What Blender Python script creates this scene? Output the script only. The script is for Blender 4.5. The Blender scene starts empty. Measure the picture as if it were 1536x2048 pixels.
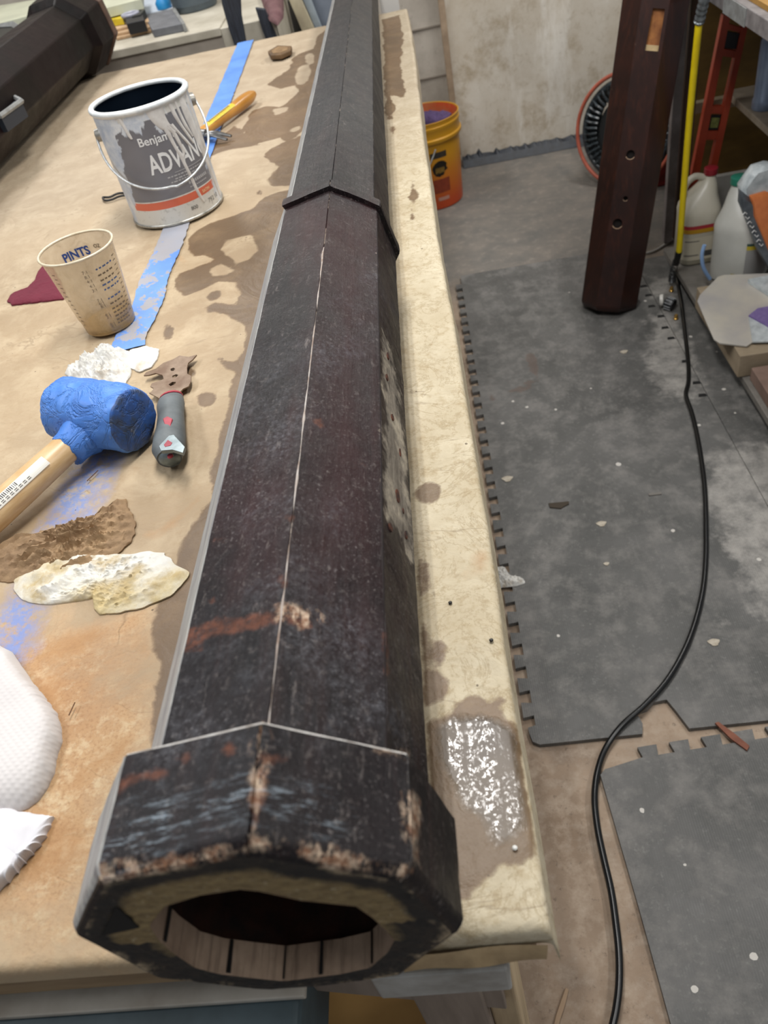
import bpy, bmesh, math, random
import numpy as np
from mathutils import Vector, noise as mnoise
random.seed(7)
C = bpy.context.scene.collection
scn = bpy.context.scene
PI = math.pi

# ------------------------------------------------------------------ camera
F, TH, RO, YA = 1572.8784, 0.7433, -0.2462, -0.1560
H = 0.944
CAMZ = H + 0.515
fw = np.array([math.sin(YA)*math.cos(TH), math.cos(YA)*math.cos(TH), -math.sin(TH)])
r0 = np.array([math.cos(YA), -math.sin(YA), 0.0]); u0 = np.cross(r0, fw)
rt = math.cos(RO)*r0 + math.sin(RO)*u0
up = -math.sin(RO)*r0 + math.cos(RO)*u0
CAM = np.array([0, 0, CAMZ])
cd = bpy.data.cameras.new('camera'); cam = bpy.data.objects.new('camera', cd); C.objects.link(cam)
cd.sensor_fit = 'VERTICAL'; cd.sensor_height = 36; cd.lens = F/2048*36; cd.clip_start = .02
from mathutils import Matrix
M = Matrix(((rt[0], up[0], -fw[0], CAM[0]), (rt[1], up[1], -fw[1], CAM[1]), (rt[2], up[2], -fw[2], CAM[2]), (0, 0, 0, 1)))
cam.matrix_world = M
scn.camera = cam
cd.dof.use_dof = True; cd.dof.focus_distance = 0.85; cd.dof.aperture_fstop = 9.0

def at(px, py, ax=2, v=H):
    """point of the surveyed photograph on an axis-aligned plane of the room"""
    d = fw + rt*(px-768)/F - up*(py-1024)/F
    return CAM + d*(v-CAM[ax])/d[ax]
def tb(px, py, dz=0.0):
    p = at(px, py, 2, H+dz); return (float(p[0]), float(p[1]))
def fl(px, py, z=0.0):
    p = at(px, py, 2, z); return (float(p[0]), float(p[1]))
def proj(P):
    d = np.asarray(P, float) - CAM; z = d@fw
    return 768+F*(d@rt)/z, 1024-F*(d@up)/z, z

# ------------------------------------------------------------------ light
scn.view_settings.view_transform = 'Standard'; scn.view_settings.look = 'None'
scn.view_settings.exposure = 0.12; scn.view_settings.gamma = 1; scn.view_settings.use_curve_mapping = False
w = bpy.data.worlds.new('world'); scn.world = w; w.use_nodes = True
w.node_tree.nodes['Background'].inputs[0].default_value = (.93, .96, 1, 1)
w.node_tree.nodes['Background'].inputs[1].default_value = .22
def area(name, loc, sx, sy, e, col=(1, .98, .95)):
    l = bpy.data.lights.new(name, 'AREA'); l.shape = 'RECTANGLE'; l.size = sx; l.size_y = sy; l.energy = e; l.color = col
    o = bpy.data.objects.new(name, l); C.objects.link(o); o.location = loc; return o
for x_ in (-.175, -.075, .025): area('tube_light', (x_, 1.15, 2.45), .042, 1.1, 9.5)
area('tube_light', (-1.1, 3.0, 2.45), .25, 1.25, 24)
area('tube_light', (1.0, 3.0, 2.45), .2, 1.25, 30)
area('tube_light', (-1.5, .6, 2.45), .2, 1.25, 21, (.95, .97, 1))
area('tube_light', (1.4, .2, 2.45), .2, 1.25, 19)

# ------------------------------------------------------------------ materials
def lin(h):
    h = h.lstrip('#'); o = []
    for i in (0, 2, 4):
        c = int(h[i:i+2], 16)/255; o.append(c/12.92 if c <= .04045 else ((c+.055)/1.055)**2.4)
    return (*o, 1)
class N:
    def __init__(s, name):
        s.m = bpy.data.materials.new(name); s.m.use_nodes = True; s.t = s.m.node_tree; s.b = s.t.nodes['Principled BSDF']
        s.tc = s.t.nodes.new('ShaderNodeTexCoord')
    def n(s, k, **kw):
        x = s.t.nodes.new(k)
        for a, v in kw.items(): setattr(x, a, v)
        return x
    def l(s, a, b): s.t.links.new(a, b)
    def vec(s, scale=(1, 1, 1), attr=None):
        mp = s.n('ShaderNodeMapping'); mp.inputs['Scale'].default_value = scale
        s.l(s.tc.outputs['Object'], mp.inputs[0]); return mp.outputs[0]
    def noise(s, sc, det=5, rough=.6, vec=None, dist=0):
        x = s.n('ShaderNodeTexNoise'); x.inputs['Scale'].default_value = sc; x.inputs['Detail'].default_value = det
        x.inputs['Roughness'].default_value = rough; x.inputs['Distortion'].default_value = dist
        s.l(vec if vec is not None else s.tc.outputs['Object'], x.inputs['Vector']); return x.outputs['Fac']
    def ramp(s, f, a, b, c0=0., c1=1.):
        x = s.n('ShaderNodeMapRange'); x.clamp = True
        x.inputs[1].default_value = a; x.inputs[2].default_value = b; x.inputs[3].default_value = c0; x.inputs[4].default_value = c1
        s.l(f, x.inputs[0]); return x.outputs[0]
    def mth(s, op, a, b=None):
        x = s.n('ShaderNodeMath', operation=op)
        for i, v in enumerate((a, b)):
            if v is None: continue
            if isinstance(v, (int, float)): x.inputs[i].default_value = v
            else: s.l(v, x.inputs[i])
        return x.outputs[0]
    def attr(s, name):
        x = s.n('ShaderNodeAttribute'); x.attribute_name = name; return x.outputs['Fac']
    def mix(s, f, a, b):
        x = s.n('ShaderNodeMix', data_type='RGBA')
        if isinstance(f, (int, float)): x.inputs[0].default_value = f
        else: s.l(f, x.inputs[0])
        for i, v in ((6, a), (7, b)):
            if isinstance(v, str): x.inputs[i].default_value = lin(v)
            else: s.l(v, x.inputs[i])
        return x.outputs[2]
    def bump(s, h, st, dist=.002):
        x = s.n('ShaderNodeBump'); x.inputs['Strength'].default_value = st; x.inputs['Distance'].default_value = dist
        s.l(h, x.inputs['Height']); s.l(x.outputs[0], s.b.inputs['Normal']); return x
    def col(s, c):
        if isinstance(c, str): s.b.inputs['Base Color'].default_value = lin(c)
        else: s.l(c, s.b.inputs['Base Color'])
    def rough(s, c):
        if isinstance(c, (int, float)): s.b.inputs['Roughness'].default_value = c
        else: s.l(c, s.b.inputs['Roughness'])
def simple(name, a, b=None, rough=.5, sc=30, metal=0, bump=0, scale=(1, 1, 1), spec=.5, lo=.35, hi=.65, det=5):
    k = N(name); v = k.vec(scale); f = k.noise(sc, det, vec=v)
    if b is None: k.col(a)
    else: k.col(k.mix(k.ramp(f, lo, hi), a, b))
    k.rough(rough); k.b.inputs['Metallic'].default_value = metal; k.b.inputs['Specular IOR Level'].default_value = spec
    if bump: k.bump(f, bump)
    return k.m
M_ = {}
def mat(key, *a, **k):
    if key not in M_: M_[key] = simple(key, *a, **k)
    return M_[key]

# ------------------------------------------------------------------ mesh helpers
class MB:
    def __init__(s): s.v = []; s.f = []; s.at = {}
    def add(s, vs, fs):
        o = len(s.v); s.v += [tuple(float(c) for c in v) for v in vs]; s.f += [tuple(i+o for i in f) for f in fs]; return s
    def box(s, lo, hi, rot=0, c=None, tilt=None):
        x0, y0, z0 = lo; x1, y1, z1 = hi
        vs = [(x, y, z) for z in (z0, z1) for x, y in ((x0, y0), (x1, y0), (x1, y1), (x0, y1))]
        fs = [(3, 2, 1, 0), (4, 5, 6, 7), (0, 1, 5, 4), (1, 2, 6, 5), (2, 3, 7, 6), (3, 0, 4, 7)]
        if rot:
            cx, cy = c or ((x0+x1)/2, (y0+y1)/2); ca, sa = math.cos(rot), math.sin(rot)
            vs = [(cx+(x-cx)*ca-(y-cy)*sa, cy+(x-cx)*sa+(y-cy)*ca, z) for x, y, z in vs]
        return s.add(vs, fs)
    def loft(s, rings, cap0=True, cap1=True, closed=False):
        n = len(rings[0]); vs = [p for r in rings for p in r]; fs = []
        m = len(rings)
        for i in range(m-1 if not closed else m):
            a = i*n; b = ((i+1) % m)*n
            for j in range(n):
                k = (j+1) % n; fs.append((a+j, a+k, b+k, b+j))
        if not closed:
            if cap0: fs.append(tuple(range(n-1, -1, -1)))
            if cap1: fs.append(tuple(range((m-1)*n, m*n)))
        return s.add(vs, fs)
    def lathe(s, prof, c, n=48, axis=None):
        rings = []
        for r, z in prof:
            rings.append([(c[0]+r*math.cos(2*PI*j/n), c[1]+r*math.sin(2*PI*j/n), c[2]+z) for j in range(n)])
        return s.loft(rings, prof[0][0] < 1e-4 or True, True)
    def tube(s, pts, r, n=10, closed=False, flat=1.0):
        pts = [Vector(p) for p in pts]; rings = []; prev = None; m = len(pts)
        for i, p in enumerate(pts):
            if closed: t = pts[(i+1) % m]-pts[i-1]
            else: t = pts[min(i+1, m-1)]-pts[max(i-1, 0)]
            t.normalize()
            if prev is None:
                a = Vector((0, 0, 1)) if abs(t.z) < .9 else Vector((1, 0, 0)); prev = t.cross(a).normalized()
            else: prev = (prev - t*prev.dot(t)).normalized()
            b = t.cross(prev); rr = r[i] if isinstance(r, (list, tuple)) else r
            rings.append([tuple(p+prev*math.cos(2*PI*j/n)*rr+b*math.sin(2*PI*j/n)*rr*flat) for j in range(n)])
        return s.loft(rings, closed=closed)
    def prism(s, poly, z0, z1):
        n = len(poly)
        return s.loft([[(x, y, z0) for x, y in poly], [(x, y, z1) for x, y in poly]])
    def xf(s, fn): s.v = [tuple(float(c) for c in fn(*v)) for v in s.v]; return s
def obj(name, mb, m, parent=None, smooth=None, attrs=None, bev=0, keep=False):
    me = bpy.data.meshes.new(name); V = np.array(mb.v, float)
    if parent is not None: off = np.array(parent['_w'])
    elif keep: off = np.zeros(3)
    else: off = np.array([(V[:, 0].min()+V[:, 0].max())/2, (V[:, 1].min()+V[:, 1].max())/2, V[:, 2].min()])
    me.from_pydata([tuple(v) for v in (V-off)], [], mb.f); me.validate(); me.update()
    bm = bmesh.new(); bm.from_mesh(me); bmesh.ops.recalc_face_normals(bm, faces=bm.faces)
    if bev: bmesh.ops.bevel(bm, geom=[e for e in bm.edges if len(e.link_faces) == 2 and e.calc_face_angle(0) > .5], offset=bev, segments=2, affect='EDGES', profile=.5)
    if attrs is None: bm.to_mesh(me)
    bm.free()
    if attrs:
        for k, a in attrs.items():
            x = me.attributes.new(k, 'FLOAT', 'POINT'); x.data.foreach_set('value', np.asarray(a, np.float32))
    me.materials.append(m)
    if smooth:
        me.polygons.foreach_set('use_smooth', [True]*len(me.polygons))
        try: me.set_sharp_from_angle(angle=smooth if smooth > 0.01 and smooth < 3 else math.radians(40))
        except Exception: pass
    o = bpy.data.objects.new(name, me); C.objects.link(o)
    o['_w'] = [float(x) for x in off]
    if parent is not None: o.parent = parent; o.location = (0, 0, 0)
    else: o.location = off
    return o
def tag(o, label, cat, group=None):
    o['label'] = label; o['category'] = cat
    if group: o['group'] = group
    return o
def thing(name, label, cat, loc, group=None):
    o = bpy.data.objects.new(name, None); C.objects.link(o); o.location = loc; o.empty_display_size = .05
    o['_w'] = [float(x) for x in loc]; return tag(o, label, cat, group)
def struct(name, mb, m, **k):
    o = obj(name, mb, m, **k); o['kind'] = 'structure'; return o
def text_geo(s, size, bold=0.0):
    cu = bpy.data.curves.new('t', 'FONT'); cu.body = s; cu.size = size; cu.offset = bold; cu.align_x = 'LEFT'; cu.resolution_u = 3
    o = bpy.data.objects.new('t', cu); C.objects.link(o); dg = bpy.context.evaluated_depsgraph_get(); dg.update()
    me = o.evaluated_get(dg).to_mesh(); v = [tuple(x.co) for x in me.vertices]; f = [tuple(p.vertices) for p in me.polygons]
    o.evaluated_get(dg).to_mesh_clear(); bpy.data.objects.remove(o); bpy.data.curves.remove(cu); return v, f
def sheet_holes(outer, holes, z0, z1):
    """flat plate with real holes"""
    cu = bpy.data.curves.new('p', 'CURVE'); cu.dimensions = '2D'; cu.fill_mode = 'BOTH'; cu.extrude = (z1-z0)/2
    for loop in [outer]+holes:
        sp = cu.splines.new('POLY'); sp.points.add(len(loop)-1); sp.use_cyclic_u = True
        for i, (x, y) in enumerate(loop): sp.points[i].co = (x, y, 0, 1)
    o = bpy.data.objects.new('p', cu); C.objects.link(o); dg = bpy.context.evaluated_depsgraph_get(); dg.update()
    me = o.evaluated_get(dg).to_mesh(); mb = MB(); mb.add([(v.co.x, v.co.y, v.co.z+(z0+z1)/2) for v in me.vertices], [tuple(p.vertices) for p in me.polygons])
    o.evaluated_get(dg).to_mesh_clear(); bpy.data.objects.remove(o); bpy.data.curves.remove(cu); return mb
def fbm(x, y, z, sc, o=4):
    return mnoise.fractal(Vector((x*sc, y*sc, z*sc)), 1.0, 2.0, o)
def smooth_path(pts, n=8):
    P = [Vector(p) for p in pts]; out = []
    for i in range(len(P)-1):
        a, b, c, d = P[max(i-1, 0)], P[i], P[i+1], P[min(i+2, len(P)-1)]
        for k in range(n):
            t = k/n; out.append(.5*((2*b)+(c-a)*t+(2*a-5*b+4*c-d)*t*t+(3*b-a-3*c+d)*t**3))
    out.append(P[-1]); return [tuple(v) for v in out]
def sdf(X, Y, poly):
    """signed distance, positive inside"""
    P = np.array(poly, float); n = len(P); d = np.full(X.shape, 1e9); ins = np.zeros(X.shape, bool)
    for i in range(n):
        a = P[i]; b = P[(i+1) % n]; e = b-a; L = (e**2).sum()+1e-12
        t = np.clip(((X-a[0])*e[0]+(Y-a[1])*e[1])/L, 0, 1)
        d = np.minimum(d, np.hypot(X-a[0]-t*e[0], Y-a[1]-t*e[1]))
        c = (a[1] > Y) != (b[1] > Y)
        with np.errstate(divide='ignore', invalid='ignore'):
            xi = a[0]+(Y-a[1])/(b[1]-a[1]+1e-15)*e[0]
        ins ^= c & (X < xi)
    return np.where(ins, d, -d)
def sdfs(X, Y, polys):
    r = np.full(X.shape, -1e6)
    for p in polys: r = np.maximum(r, sdf(X, Y, p))
    return np.clip(r, -1e5, 1e5)
def ell(px, py, a, b, ang=0, n=16):
    ca, sa = math.cos(math.radians(ang)), math.sin(math.radians(ang))
    return [(px+a*math.cos(t)*ca-b*math.sin(t)*sa, py+a*math.cos(t)*sa+b*math.sin(t)*ca) for t in [2*PI*i/n for i in range(n)]]

# ================================================================== the room
k = N('concrete'); n1 = k.noise(2.2, 8, .65); n2 = k.noise(28, 8, .7); n3 = k.noise(7, 6, .7)
c = k.mix(k.ramp(n1, .38, .62), '#a5917d', '#87735f'); c = k.mix(k.ramp(n3, .5, .66), c, '#665648'); c = k.mix(k.ramp(n2, .45, .68, 0, .75), c, '#b8a794'); c = k.mix(k.ramp(k.noise(60, 6, .75), .58, .7, 0, .7), c, '#54473b')
far = k.ramp(k.attr('far'), 2.55, 2.85); fc = k.mix(k.ramp(n3, .35, .65), '#666460', '#7d766e'); fc = k.mix(k.ramp(n2, .55, .8, 0, .5), fc, '#a59d93')
k.col(k.mix(far, c, fc)); k.rough(.75); k.bump(n2, .3)
mb = MB(); xs = np.linspace(-3.2, 2.2, 28); ys = np.linspace(-.6, 3.95, 60)
mb.add([(x, y, 0) for y in ys for x in xs], [(j*28+i, j*28+i+1, (j+1)*28+i+1, (j+1)*28+i) for j in range(59) for i in range(27)])
struct('floor', mb, k.m, attrs={'far': [v[1] for v in mb.v]}, keep=True)

k = N('worn_white_wall'); n1 = k.noise(1.8, 8, .7); n2 = k.noise(9, 8, .75); n3 = k.noise(60, 5, .7)
st = k.noise(5, 6, .7, k.vec((1, 1, .25)))
c = k.mix(k.ramp(n1, .4, .6), '#d6cfc2', '#c2b7a5'); c = k.mix(k.ramp(n2, .5, .66, 0, .75), c, '#a8987f'); c = k.mix(k.ramp(st, .54, .64, 0, .7), c, '#e8e4db'); c = k.mix(k.ramp(k.noise(22, 8, .8, dist=.8), .56, .68, 0, .55), c, '#93866f')
c = k.mix(k.ramp(n3, .62, .8, 0, .5), c, '#8e8271'); k.col(c); k.rough(.7); k.bump(n3, .15)
struct('wall_back', MB().box((.15, 3.95, 0), (2.2, 4.05, 2.2)), k.m)
k2 = N('block_wall_paint'); n1 = k2.noise(4, 8, .7); n2 = k2.noise(26, 6, .7)
c = k2.mix(k2.ramp(n1, .35, .65), '#bdb5a9', '#9f968a'); c = k2.mix(k2.ramp(n2, .6, .75, 0, .7), c, '#7d7468'); k2.col(c); k2.rough(.8); k2.bump(n2, .3)
struct('wall_left', MB().box((-3.2, 3.99, 0), (.15, 4.09, 2.2)), k2.m)
mb = MB().box((.145, 3.925, 0.06), (.172, 3.96, 2.2)); struct('trim_1', mb, mat('raw_trim', '#a8927a', '#84715c', sc=12, rough=.7), bev=.002)
mb = MB()
for zz in (.2, .4, .6, .8): mb.box((-1, 3.982, zz*1.0+.0), (.145, 3.99, zz+.006))
struct('trim_2', mb, mat('mortar_line', '#8a8176', rough=.9))
# black sealant strip along the wall foot, with a ragged upper edge
mb = MB(); n = 140; top = []
for i in range(n+1):
    x = .175+(2.1-.175)*i/n; h = .042+.012*fbm(x, 0, 0, 14)+max(0, fbm(x, 3, 0, 60))*.03
    top.append((x, max(.03, h)))
vs = [(x, 3.945, z) for x, z in top]+[(x, 3.945, 0) for x, _ in top]+[(x, 3.925, .03) for x, _ in top]+[(x, 3.9, 0.002) for x, _ in top]
m_ = n+1; fs = [(i, i+1, 2*m_+i+1, 2*m_+i) for i in range(n)]+[(2*m_+i, 2*m_+i+1, 3*m_+i+1, 3*m_+i) for i in range(n)]
mb.add(vs, fs); struct('baseboard_back', mb, mat('tar', '#14171d', '#262c36', sc=40, rough=.5, bump=.4))

# ================================================================== floor mats
def mat_rubber(name, light):
    k = N(name); v = k.vec(); n1 = k.noise(3.5, 8, .65); n2 = k.noise(16, 8, .7); n3 = k.noise(130, 3, .6)
    c = k.mix(k.ramp(n1, .35, .65), '#4a4a48', '#636260'); c = k.mix(k.ramp(n2, .46, .68, 0, .6), c, '#878480'); c = k.mix(k.ramp(k.noise(50, 7, .75), .58, .75, 0, .4), c, '#2f3031')
    c = k.mix(k.ramp(n3, .58, .8, 0, .35), c, '#969590')
    sd = k.attr('dust'); nn = k.mth('ADD', sd, k.mth('MULTIPLY', k.mth('SUBTRACT', n2, .5), .16))
    c = k.mix(k.mth('MULTIPLY', k.ramp(nn, -.004, .03, 0, .8), k.ramp(k.noise(24, 7, .75), .36, .62, .25, 1)), c, '#a8a49e')
    sp = k.n('ShaderNodeTexVoronoi'); sp.inputs['Scale'].default_value = 15; k.l(k.tc.outputs['Object'], sp.inputs['Vector'])
    ms = k.noise(4.5, 3); sz = k.mth('MULTIPLY', k.ramp(ms, .42, .68), .17)
    c = k.mix(k.mth('GREATER_THAN', k.mth('SUBTRACT', sz, k.mth('ADD', sp.outputs['Distance'], k.mth('MULTIPLY', n3, .05))), 0.), c, '#c3bfb8')
    sb = k.attr('brown'); nb = k.mth('ADD', sb, k.mth('MULTIPLY', k.mth('SUBTRACT', n2, .5), .04)); c = k.mix(k.ramp(nb, 0, .006, 0, .55), c, '#5c4a40')
    k.col(c); k.rough(k.ramp(n2, .3, .7, .5, .75)); ch = k.n('ShaderNodeTexChecker'); ch.inputs['Scale'].default_value = 260; k.l(v, ch.inputs['Vector'])
    wv = k.n('ShaderNodeTexWave'); wv.inputs['Scale'].default_value = 70; wv.bands_direction = 'X'; k.l(v, wv.inputs['Vector'])
    k.bump(k.mth('ADD', n3, k.mth('MULTIPLY', wv.outputs['Fac'], .5)), .35, .0012); return k.m
MR = mat_rubber('black_foam_rubber', 1)
dust_px = [[(1410, 900), (1412, 1000), (1420, 1080), (1445, 1088), (1452, 1125), (1476, 1160), (1500, 1205), (1478, 1228), (1420, 1243), (1440, 1262), (1536, 1240), (1700, 1200), (1700, 880)],
           [(1290, 640), (1340, 620), (1385, 700), (1410, 780), (1400, 830), (1330, 800), (1285, 760), (1300, 700)], [(1290, 560), (1350, 560), (1360, 600), (1300, 600)]]
brown_px = [ell(1065, 735, 14, 26, -15), [(1010, 790), (1045, 775), (1070, 755), (1082, 765), (1062, 785), (1030, 795)], ell(985, 802, 14, 6, -15)]
def foam(name, outline, label, z0=.001, z1=.012, lines=()):
    # dense top surface so that dust zones can be stored on it, plus walls
    P = outline; bm = bmesh.new(); vs = [bm.verts.new((x, y, z1)) for x, y in P]; f = bm.faces.new(vs)
    bmesh.ops.triangulate(bm, faces=[f]); bm.free()
    mb = MB(); mb.prism(P, z0, z1-.0004)
    xs = [p[0] for p in P]; ys = [p[1] for p in P]
    X = np.arange(min(xs), max(xs)+.02, .02); Y = np.arange(min(ys), max(ys)+.02, .02)
    return mb
def teeth(p0, p1, pitch=.061, depth=.022, side=1, phase=0.):
    """dovetail puzzle edge from p0 to p1"""
    a = np.array(p0); b = np.array(p1); L = np.hypot(*(b-a)); t = (b-a)/L; nrm = np.array([-t[1], t[0]])*side; out = []
    s = phase
    while s+pitch < L:
        for ds, h in ((.0, 0), (.26, 0), (.20, 1), (.80, 1), (.74, 0)):
            if ds == 0.: continue
            out.append(tuple(a+t*(s+ds*pitch)+nrm*depth*h))
        s += pitch
    return out
def grid_mat(name, outline, label, group=None, z1=.012):
    """mat = outline prism whose top is finely divided"""
    bm = bmesh.new(); top = [bm.verts.new((x, y, z1)) for x, y in outline]; f = bm.faces.new(top)
    xs = [p[0] for p in outline]; ys = [p[1] for p in outline]
    for ax, lo, hi in ((0, min(xs), max(xs)), (1, min(ys), max(ys))):
        v = lo+.03
        while v < hi:
            co = [0, 0, 0]; no = [0, 0, 0]; co[ax] = v; no[ax] = 1
            bmesh.ops.bisect_plane(bm, geom=bm.verts[:]+bm.edges[:]+bm.faces[:], plane_co=co, plane_no=no, dist=1e-6); v += .03
    be = [e for e in bm.edges if len(e.link_faces) == 1]
    r = bmesh.ops.extrude_edge_only(bm, edges=be)
    for v in r['geom']:
        if isinstance(v, bmesh.types.BMVert): v.co.z = .001
    bm.verts.index_update(); bm.verts.ensure_lookup_table()
    mb = MB(); mb.v = [tuple(v.co) for v in bm.verts]; mb.f = [tuple(v.index for v in f.verts) for f in bm.faces]; bm.free()
    X = np.array([v[0] for v in mb.v]); Y = np.array([v[1] for v in mb.v])
    d = sdfs(X, Y, [[fl(*p) for p in pl] for pl in dust_px]); b = sdfs(X, Y, [[fl(*p) for p in pl] for pl in brown_px])
    o = obj(name, mb, MR, attrs={'dust': d, 'brown': b}); return tag(o, label, 'floor mat', group)
left = teeth((.068, 2.77), (.060, .86), side=-1, phase=.01)
A = [(.045, .845), (.049, .826), (.062, .818), (.262, .818), (.268, .84), (.262, .866), (.285, .872), (.30, .885), (.327, .888), (.338, .86), (.352, .819), (.70, .819), (.694, 2.812), (.07, 2.812)]+left+[(.060, .862), (.044, .858)]
grid_mat('foam_floor_mat', A, 'long grey-black puzzle-edged foam mat beside the paper-covered bench, leaning post standing on it', 'foam mats on the concrete')
B2 = [(.705, .83), (1.6, .83), (1.6, 2.4), (.705, 2.4)]
B2 = [(.7015, .83), (1.75, .83), (1.75, 2.70), (.6965, 2.70)]
grid_mat('foam_floor_mat', B2, 'dusty grey foam mat running under the low shelf of jugs', 'foam mats on the concrete', z1=.0115)
tt = teeth((.235, .768), (1.2, .828), side=1, phase=.0)
Bm = [(.178, .5), (.165, .742), (.175, .752)]+tt+[(1.25, .82), (1.25, -.3), (.205, -.3), (.186, .3)]
grid_mat('foam_floor_mat', Bm, 'ribbed grey foam mat nearest the camera, right of the black cord', 'foam mats on the concrete')
# dark finger slots along the seam, put in as thin black patches
for i, (px, py) in enumerate([(1277, 548), (1287, 572), (1297, 590), (1303, 612), (1322, 632), (1330, 655), (1342, 676), (1371, 722), (1393, 765), (1405, 790)]):
    x, y = fl(px, py, .013); mb = MB().prism([(x-.012, y-.006), (x+.012, y-.007), (x+.009, y+.006), (x-.009, y+.007)], .0122, .0132)
    o = obj('seam_slot', mb, mat('slot_black', '#151515', rough=.9)); tag(o, 'small black patch for a mat slot, %s from the leaning post along the mat seam' % ['nearest', 'second', 'third', 'fourth', 'fifth', 'sixth', 'seventh', 'eighth', 'ninth', 'farthest'][i], 'slot patch', 'black slot patches along the mat seam')

# ================================================================== workbench
wood = mat('bench_ply', '#9c8261', '#7f6647', sc=8, rough=.65, scale=(1, .3, 6), bump=.1)
gpaint = mat('grey_paint_board', '#a9a9a6', '#87847e', sc=25, rough=.6, bump=.4)
XE, YN, YF, XW = .006, .1694, 2.6786, -1.5
bench = thing('workbench', 'long wooden workbench under brown paper with the dark hollow post lying on it', 'workbench', ((XW+XE)/2, 1.4, 0))
obj('tabletop', MB().box((XW, YN+.006, H-.064), (XE-.006, YF-.006, H-.0025)), wood, bench, bev=.002)
obj('crossbeam', MB().box((-.11, YN-.006, H-.090), (-.020, YN+.045, H-.046)), gpaint, bench, bev=.002)
obj('edge_board', MB().box((-1.1, YN-.006, H-.078), (-.16, YN+.05, H-.072)), mat('pale_board', '#b9b4aa', '#9a9184', sc=14, rough=.7), bench, bev=.001)
wl = mat('grey_brown_lumber', '#8f8175', '#75685d', sc=9, rough=.75, scale=(5, 5, .5), bump=.15)
def slab(p, q, r_, t, name, m, par):
    """plank face given by a polygon in a y-plane, thickness t"""
    pass
obj('leg', MB().box((-.098, YN+.01, 0), (-.045, YN+.1, H-.105)), wl, bench, bev=.002)
obj('leg', MB().box((-.045, YN+.02, 0), (-.022, YN+.11, H-.105)), mat('pale_pine', '#bfa987', '#a08b6c', sc=9, rough=.7, scale=(5, 5, .5)), bench, bev=.002)
obj('leg', MB().box((-.1, YF-.2, 0), (-.03, YF-.1, H-.04)), wl, bench, bev=.002)
obj('leg', MB().box((-1.3, YF-.2, 0), (-1.2, YF-.1, H-.04)), wl, bench, bev=.002)
mb = MB(); pl = [(-.19, -.098), (-.022, -.104), (-.06, -.21), (-.10, -.185)]
mb.loft([[(x, YN+.012, H+z) for x, z in [(-.23, -.088), (-.03, -.1), (-.03, -.205)]], [(x, YN+.03, H+z) for x, z in [(-.23, -.088), (-.03, -.1), (-.03, -.205)]]])
obj('brace', mb, wl, bench, bev=.001)
obj('lower_shelf', MB().box((-1.0, YN+.05, .5), (-.1, 2.5, .52)), mat('yellow_ply', '#a8844c', '#8f6d3a', sc=6, rough=.7), bench)
# teal sawhorse under the near edge
teal = mat('teal_grey_plastic', '#46565c', '#3b494e', sc=30, rough=.45)
sh = thing('sawhorse', 'teal-grey plastic sawhorse holding up the near end of the bench', 'sawhorse', (-.55, .17, 0))
obj('beam', MB().box((-1.0, YN-.03, H-.17), (-.165, YN+.03, H-.080)), teal, sh, bev=.006)
obj('beam_lip', MB().box((-.235, YN-.036, H-.118), (-.185, YN-.028, H-.104)), mat('teal_light', '#7d9097', rough=.4), sh, bev=.003)
for x in (-.95, -.22):
    mb = MB().box((x-.025, YN-.03, 0), (x+.025, YN+.02, H-.17)); obj('leg', mb, teal, sh, bev=.004)

# ---- kraft paper cover
stain_px = [
 [(672, 40), (648, 62), (636, 72), (628, 98), (600, 108), (585, 118), (578, 140), (545, 160), (535, 170), (560, 178), (590, 170), (600, 182), (575, 205), (560, 215), (530, 212), (505, 222), (490, 245), (482, 262), (500, 276), (470, 282), (455, 292), (500, 290), (560, 275), (572, 285), (600, 268), (650, 170), (668, 100)],
 [(598, 272), (560, 288), (535, 302), (526, 316), (545, 326), (562, 332), (548, 345), (538, 358), (545, 372), (575, 372), (600, 372), (640, 260)],
 [(590, 380), (560, 385), (530, 395), (500, 420), (460, 432), (420, 446), (395, 460), (378, 480), (375, 500), (388, 512), (410, 508), (430, 520), (400, 530), (360, 545), (352, 570), (370, 590), (405, 580), (440, 560), (470, 565), (480, 590), (475, 610), (430, 605), (408, 615), (415, 625), (450, 628), (490, 650), (498, 668), (486, 700), (470, 720), (440, 712), (430, 722), (450, 740), (470, 745), (462, 780), (450, 830), (436, 880), (425, 930), (420, 1000), (405, 1010), (385, 1050), (352, 1110), (345, 1150), (318, 1215), (300, 1270), (303, 1300), (318, 1330), (308, 1380), (306, 1450), (300, 1500), (420, 1500), (560, 800), (620, 500)],
 ell(430, 590, 16, 9, -20), ell(337, 662, 11, 17, 15), ell(412, 798, 20, 14, -10), ell(376, 745, 14, 9), ell(357, 760, 18, 8, -30), ell(520, 386, 10, 7),
 [(765, 40), (800, 30), (806, 90), (800, 130), (812, 180), (806, 196), (780, 190), (790, 215), (788, 240), (772, 240)], ell(826, 400, 5, 40, 2), ell(786, 260, 8, 8),
 ell(857, 986, 22, 17, -15), [(838, 1118), (850, 1122), (862, 1150), (856, 1180), (838, 1200)], ell(862, 1190, 6, 10), [(838, 1240), (856, 1246), (860, 1275), (842, 1290)],
 ell(876, 1305, 20, 26, 10), ell(855, 1310, 16, 30), [(845, 1330), (880, 1335), (898, 1360), (890, 1392), (870, 1405), (850, 1410)],
 [(850, 1440), (880, 1428), (905, 1425), (925, 1408), (950, 1395), (975, 1400), (985, 1388), (1002, 1388), (1012, 1402), (995, 1430), (1010, 1440), (1040, 1446), (1052, 1560), (1062, 1650), (1068, 1700), (1042, 1722), (1010, 1732), (985, 1745), (960, 1760), (945, 1780), (930, 1800), (900, 1790), (860, 1600)],
 [(470, 250), (440, 275), (380, 300), (340, 330), (400, 320), (460, 300), (520, 290)],
]
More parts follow.
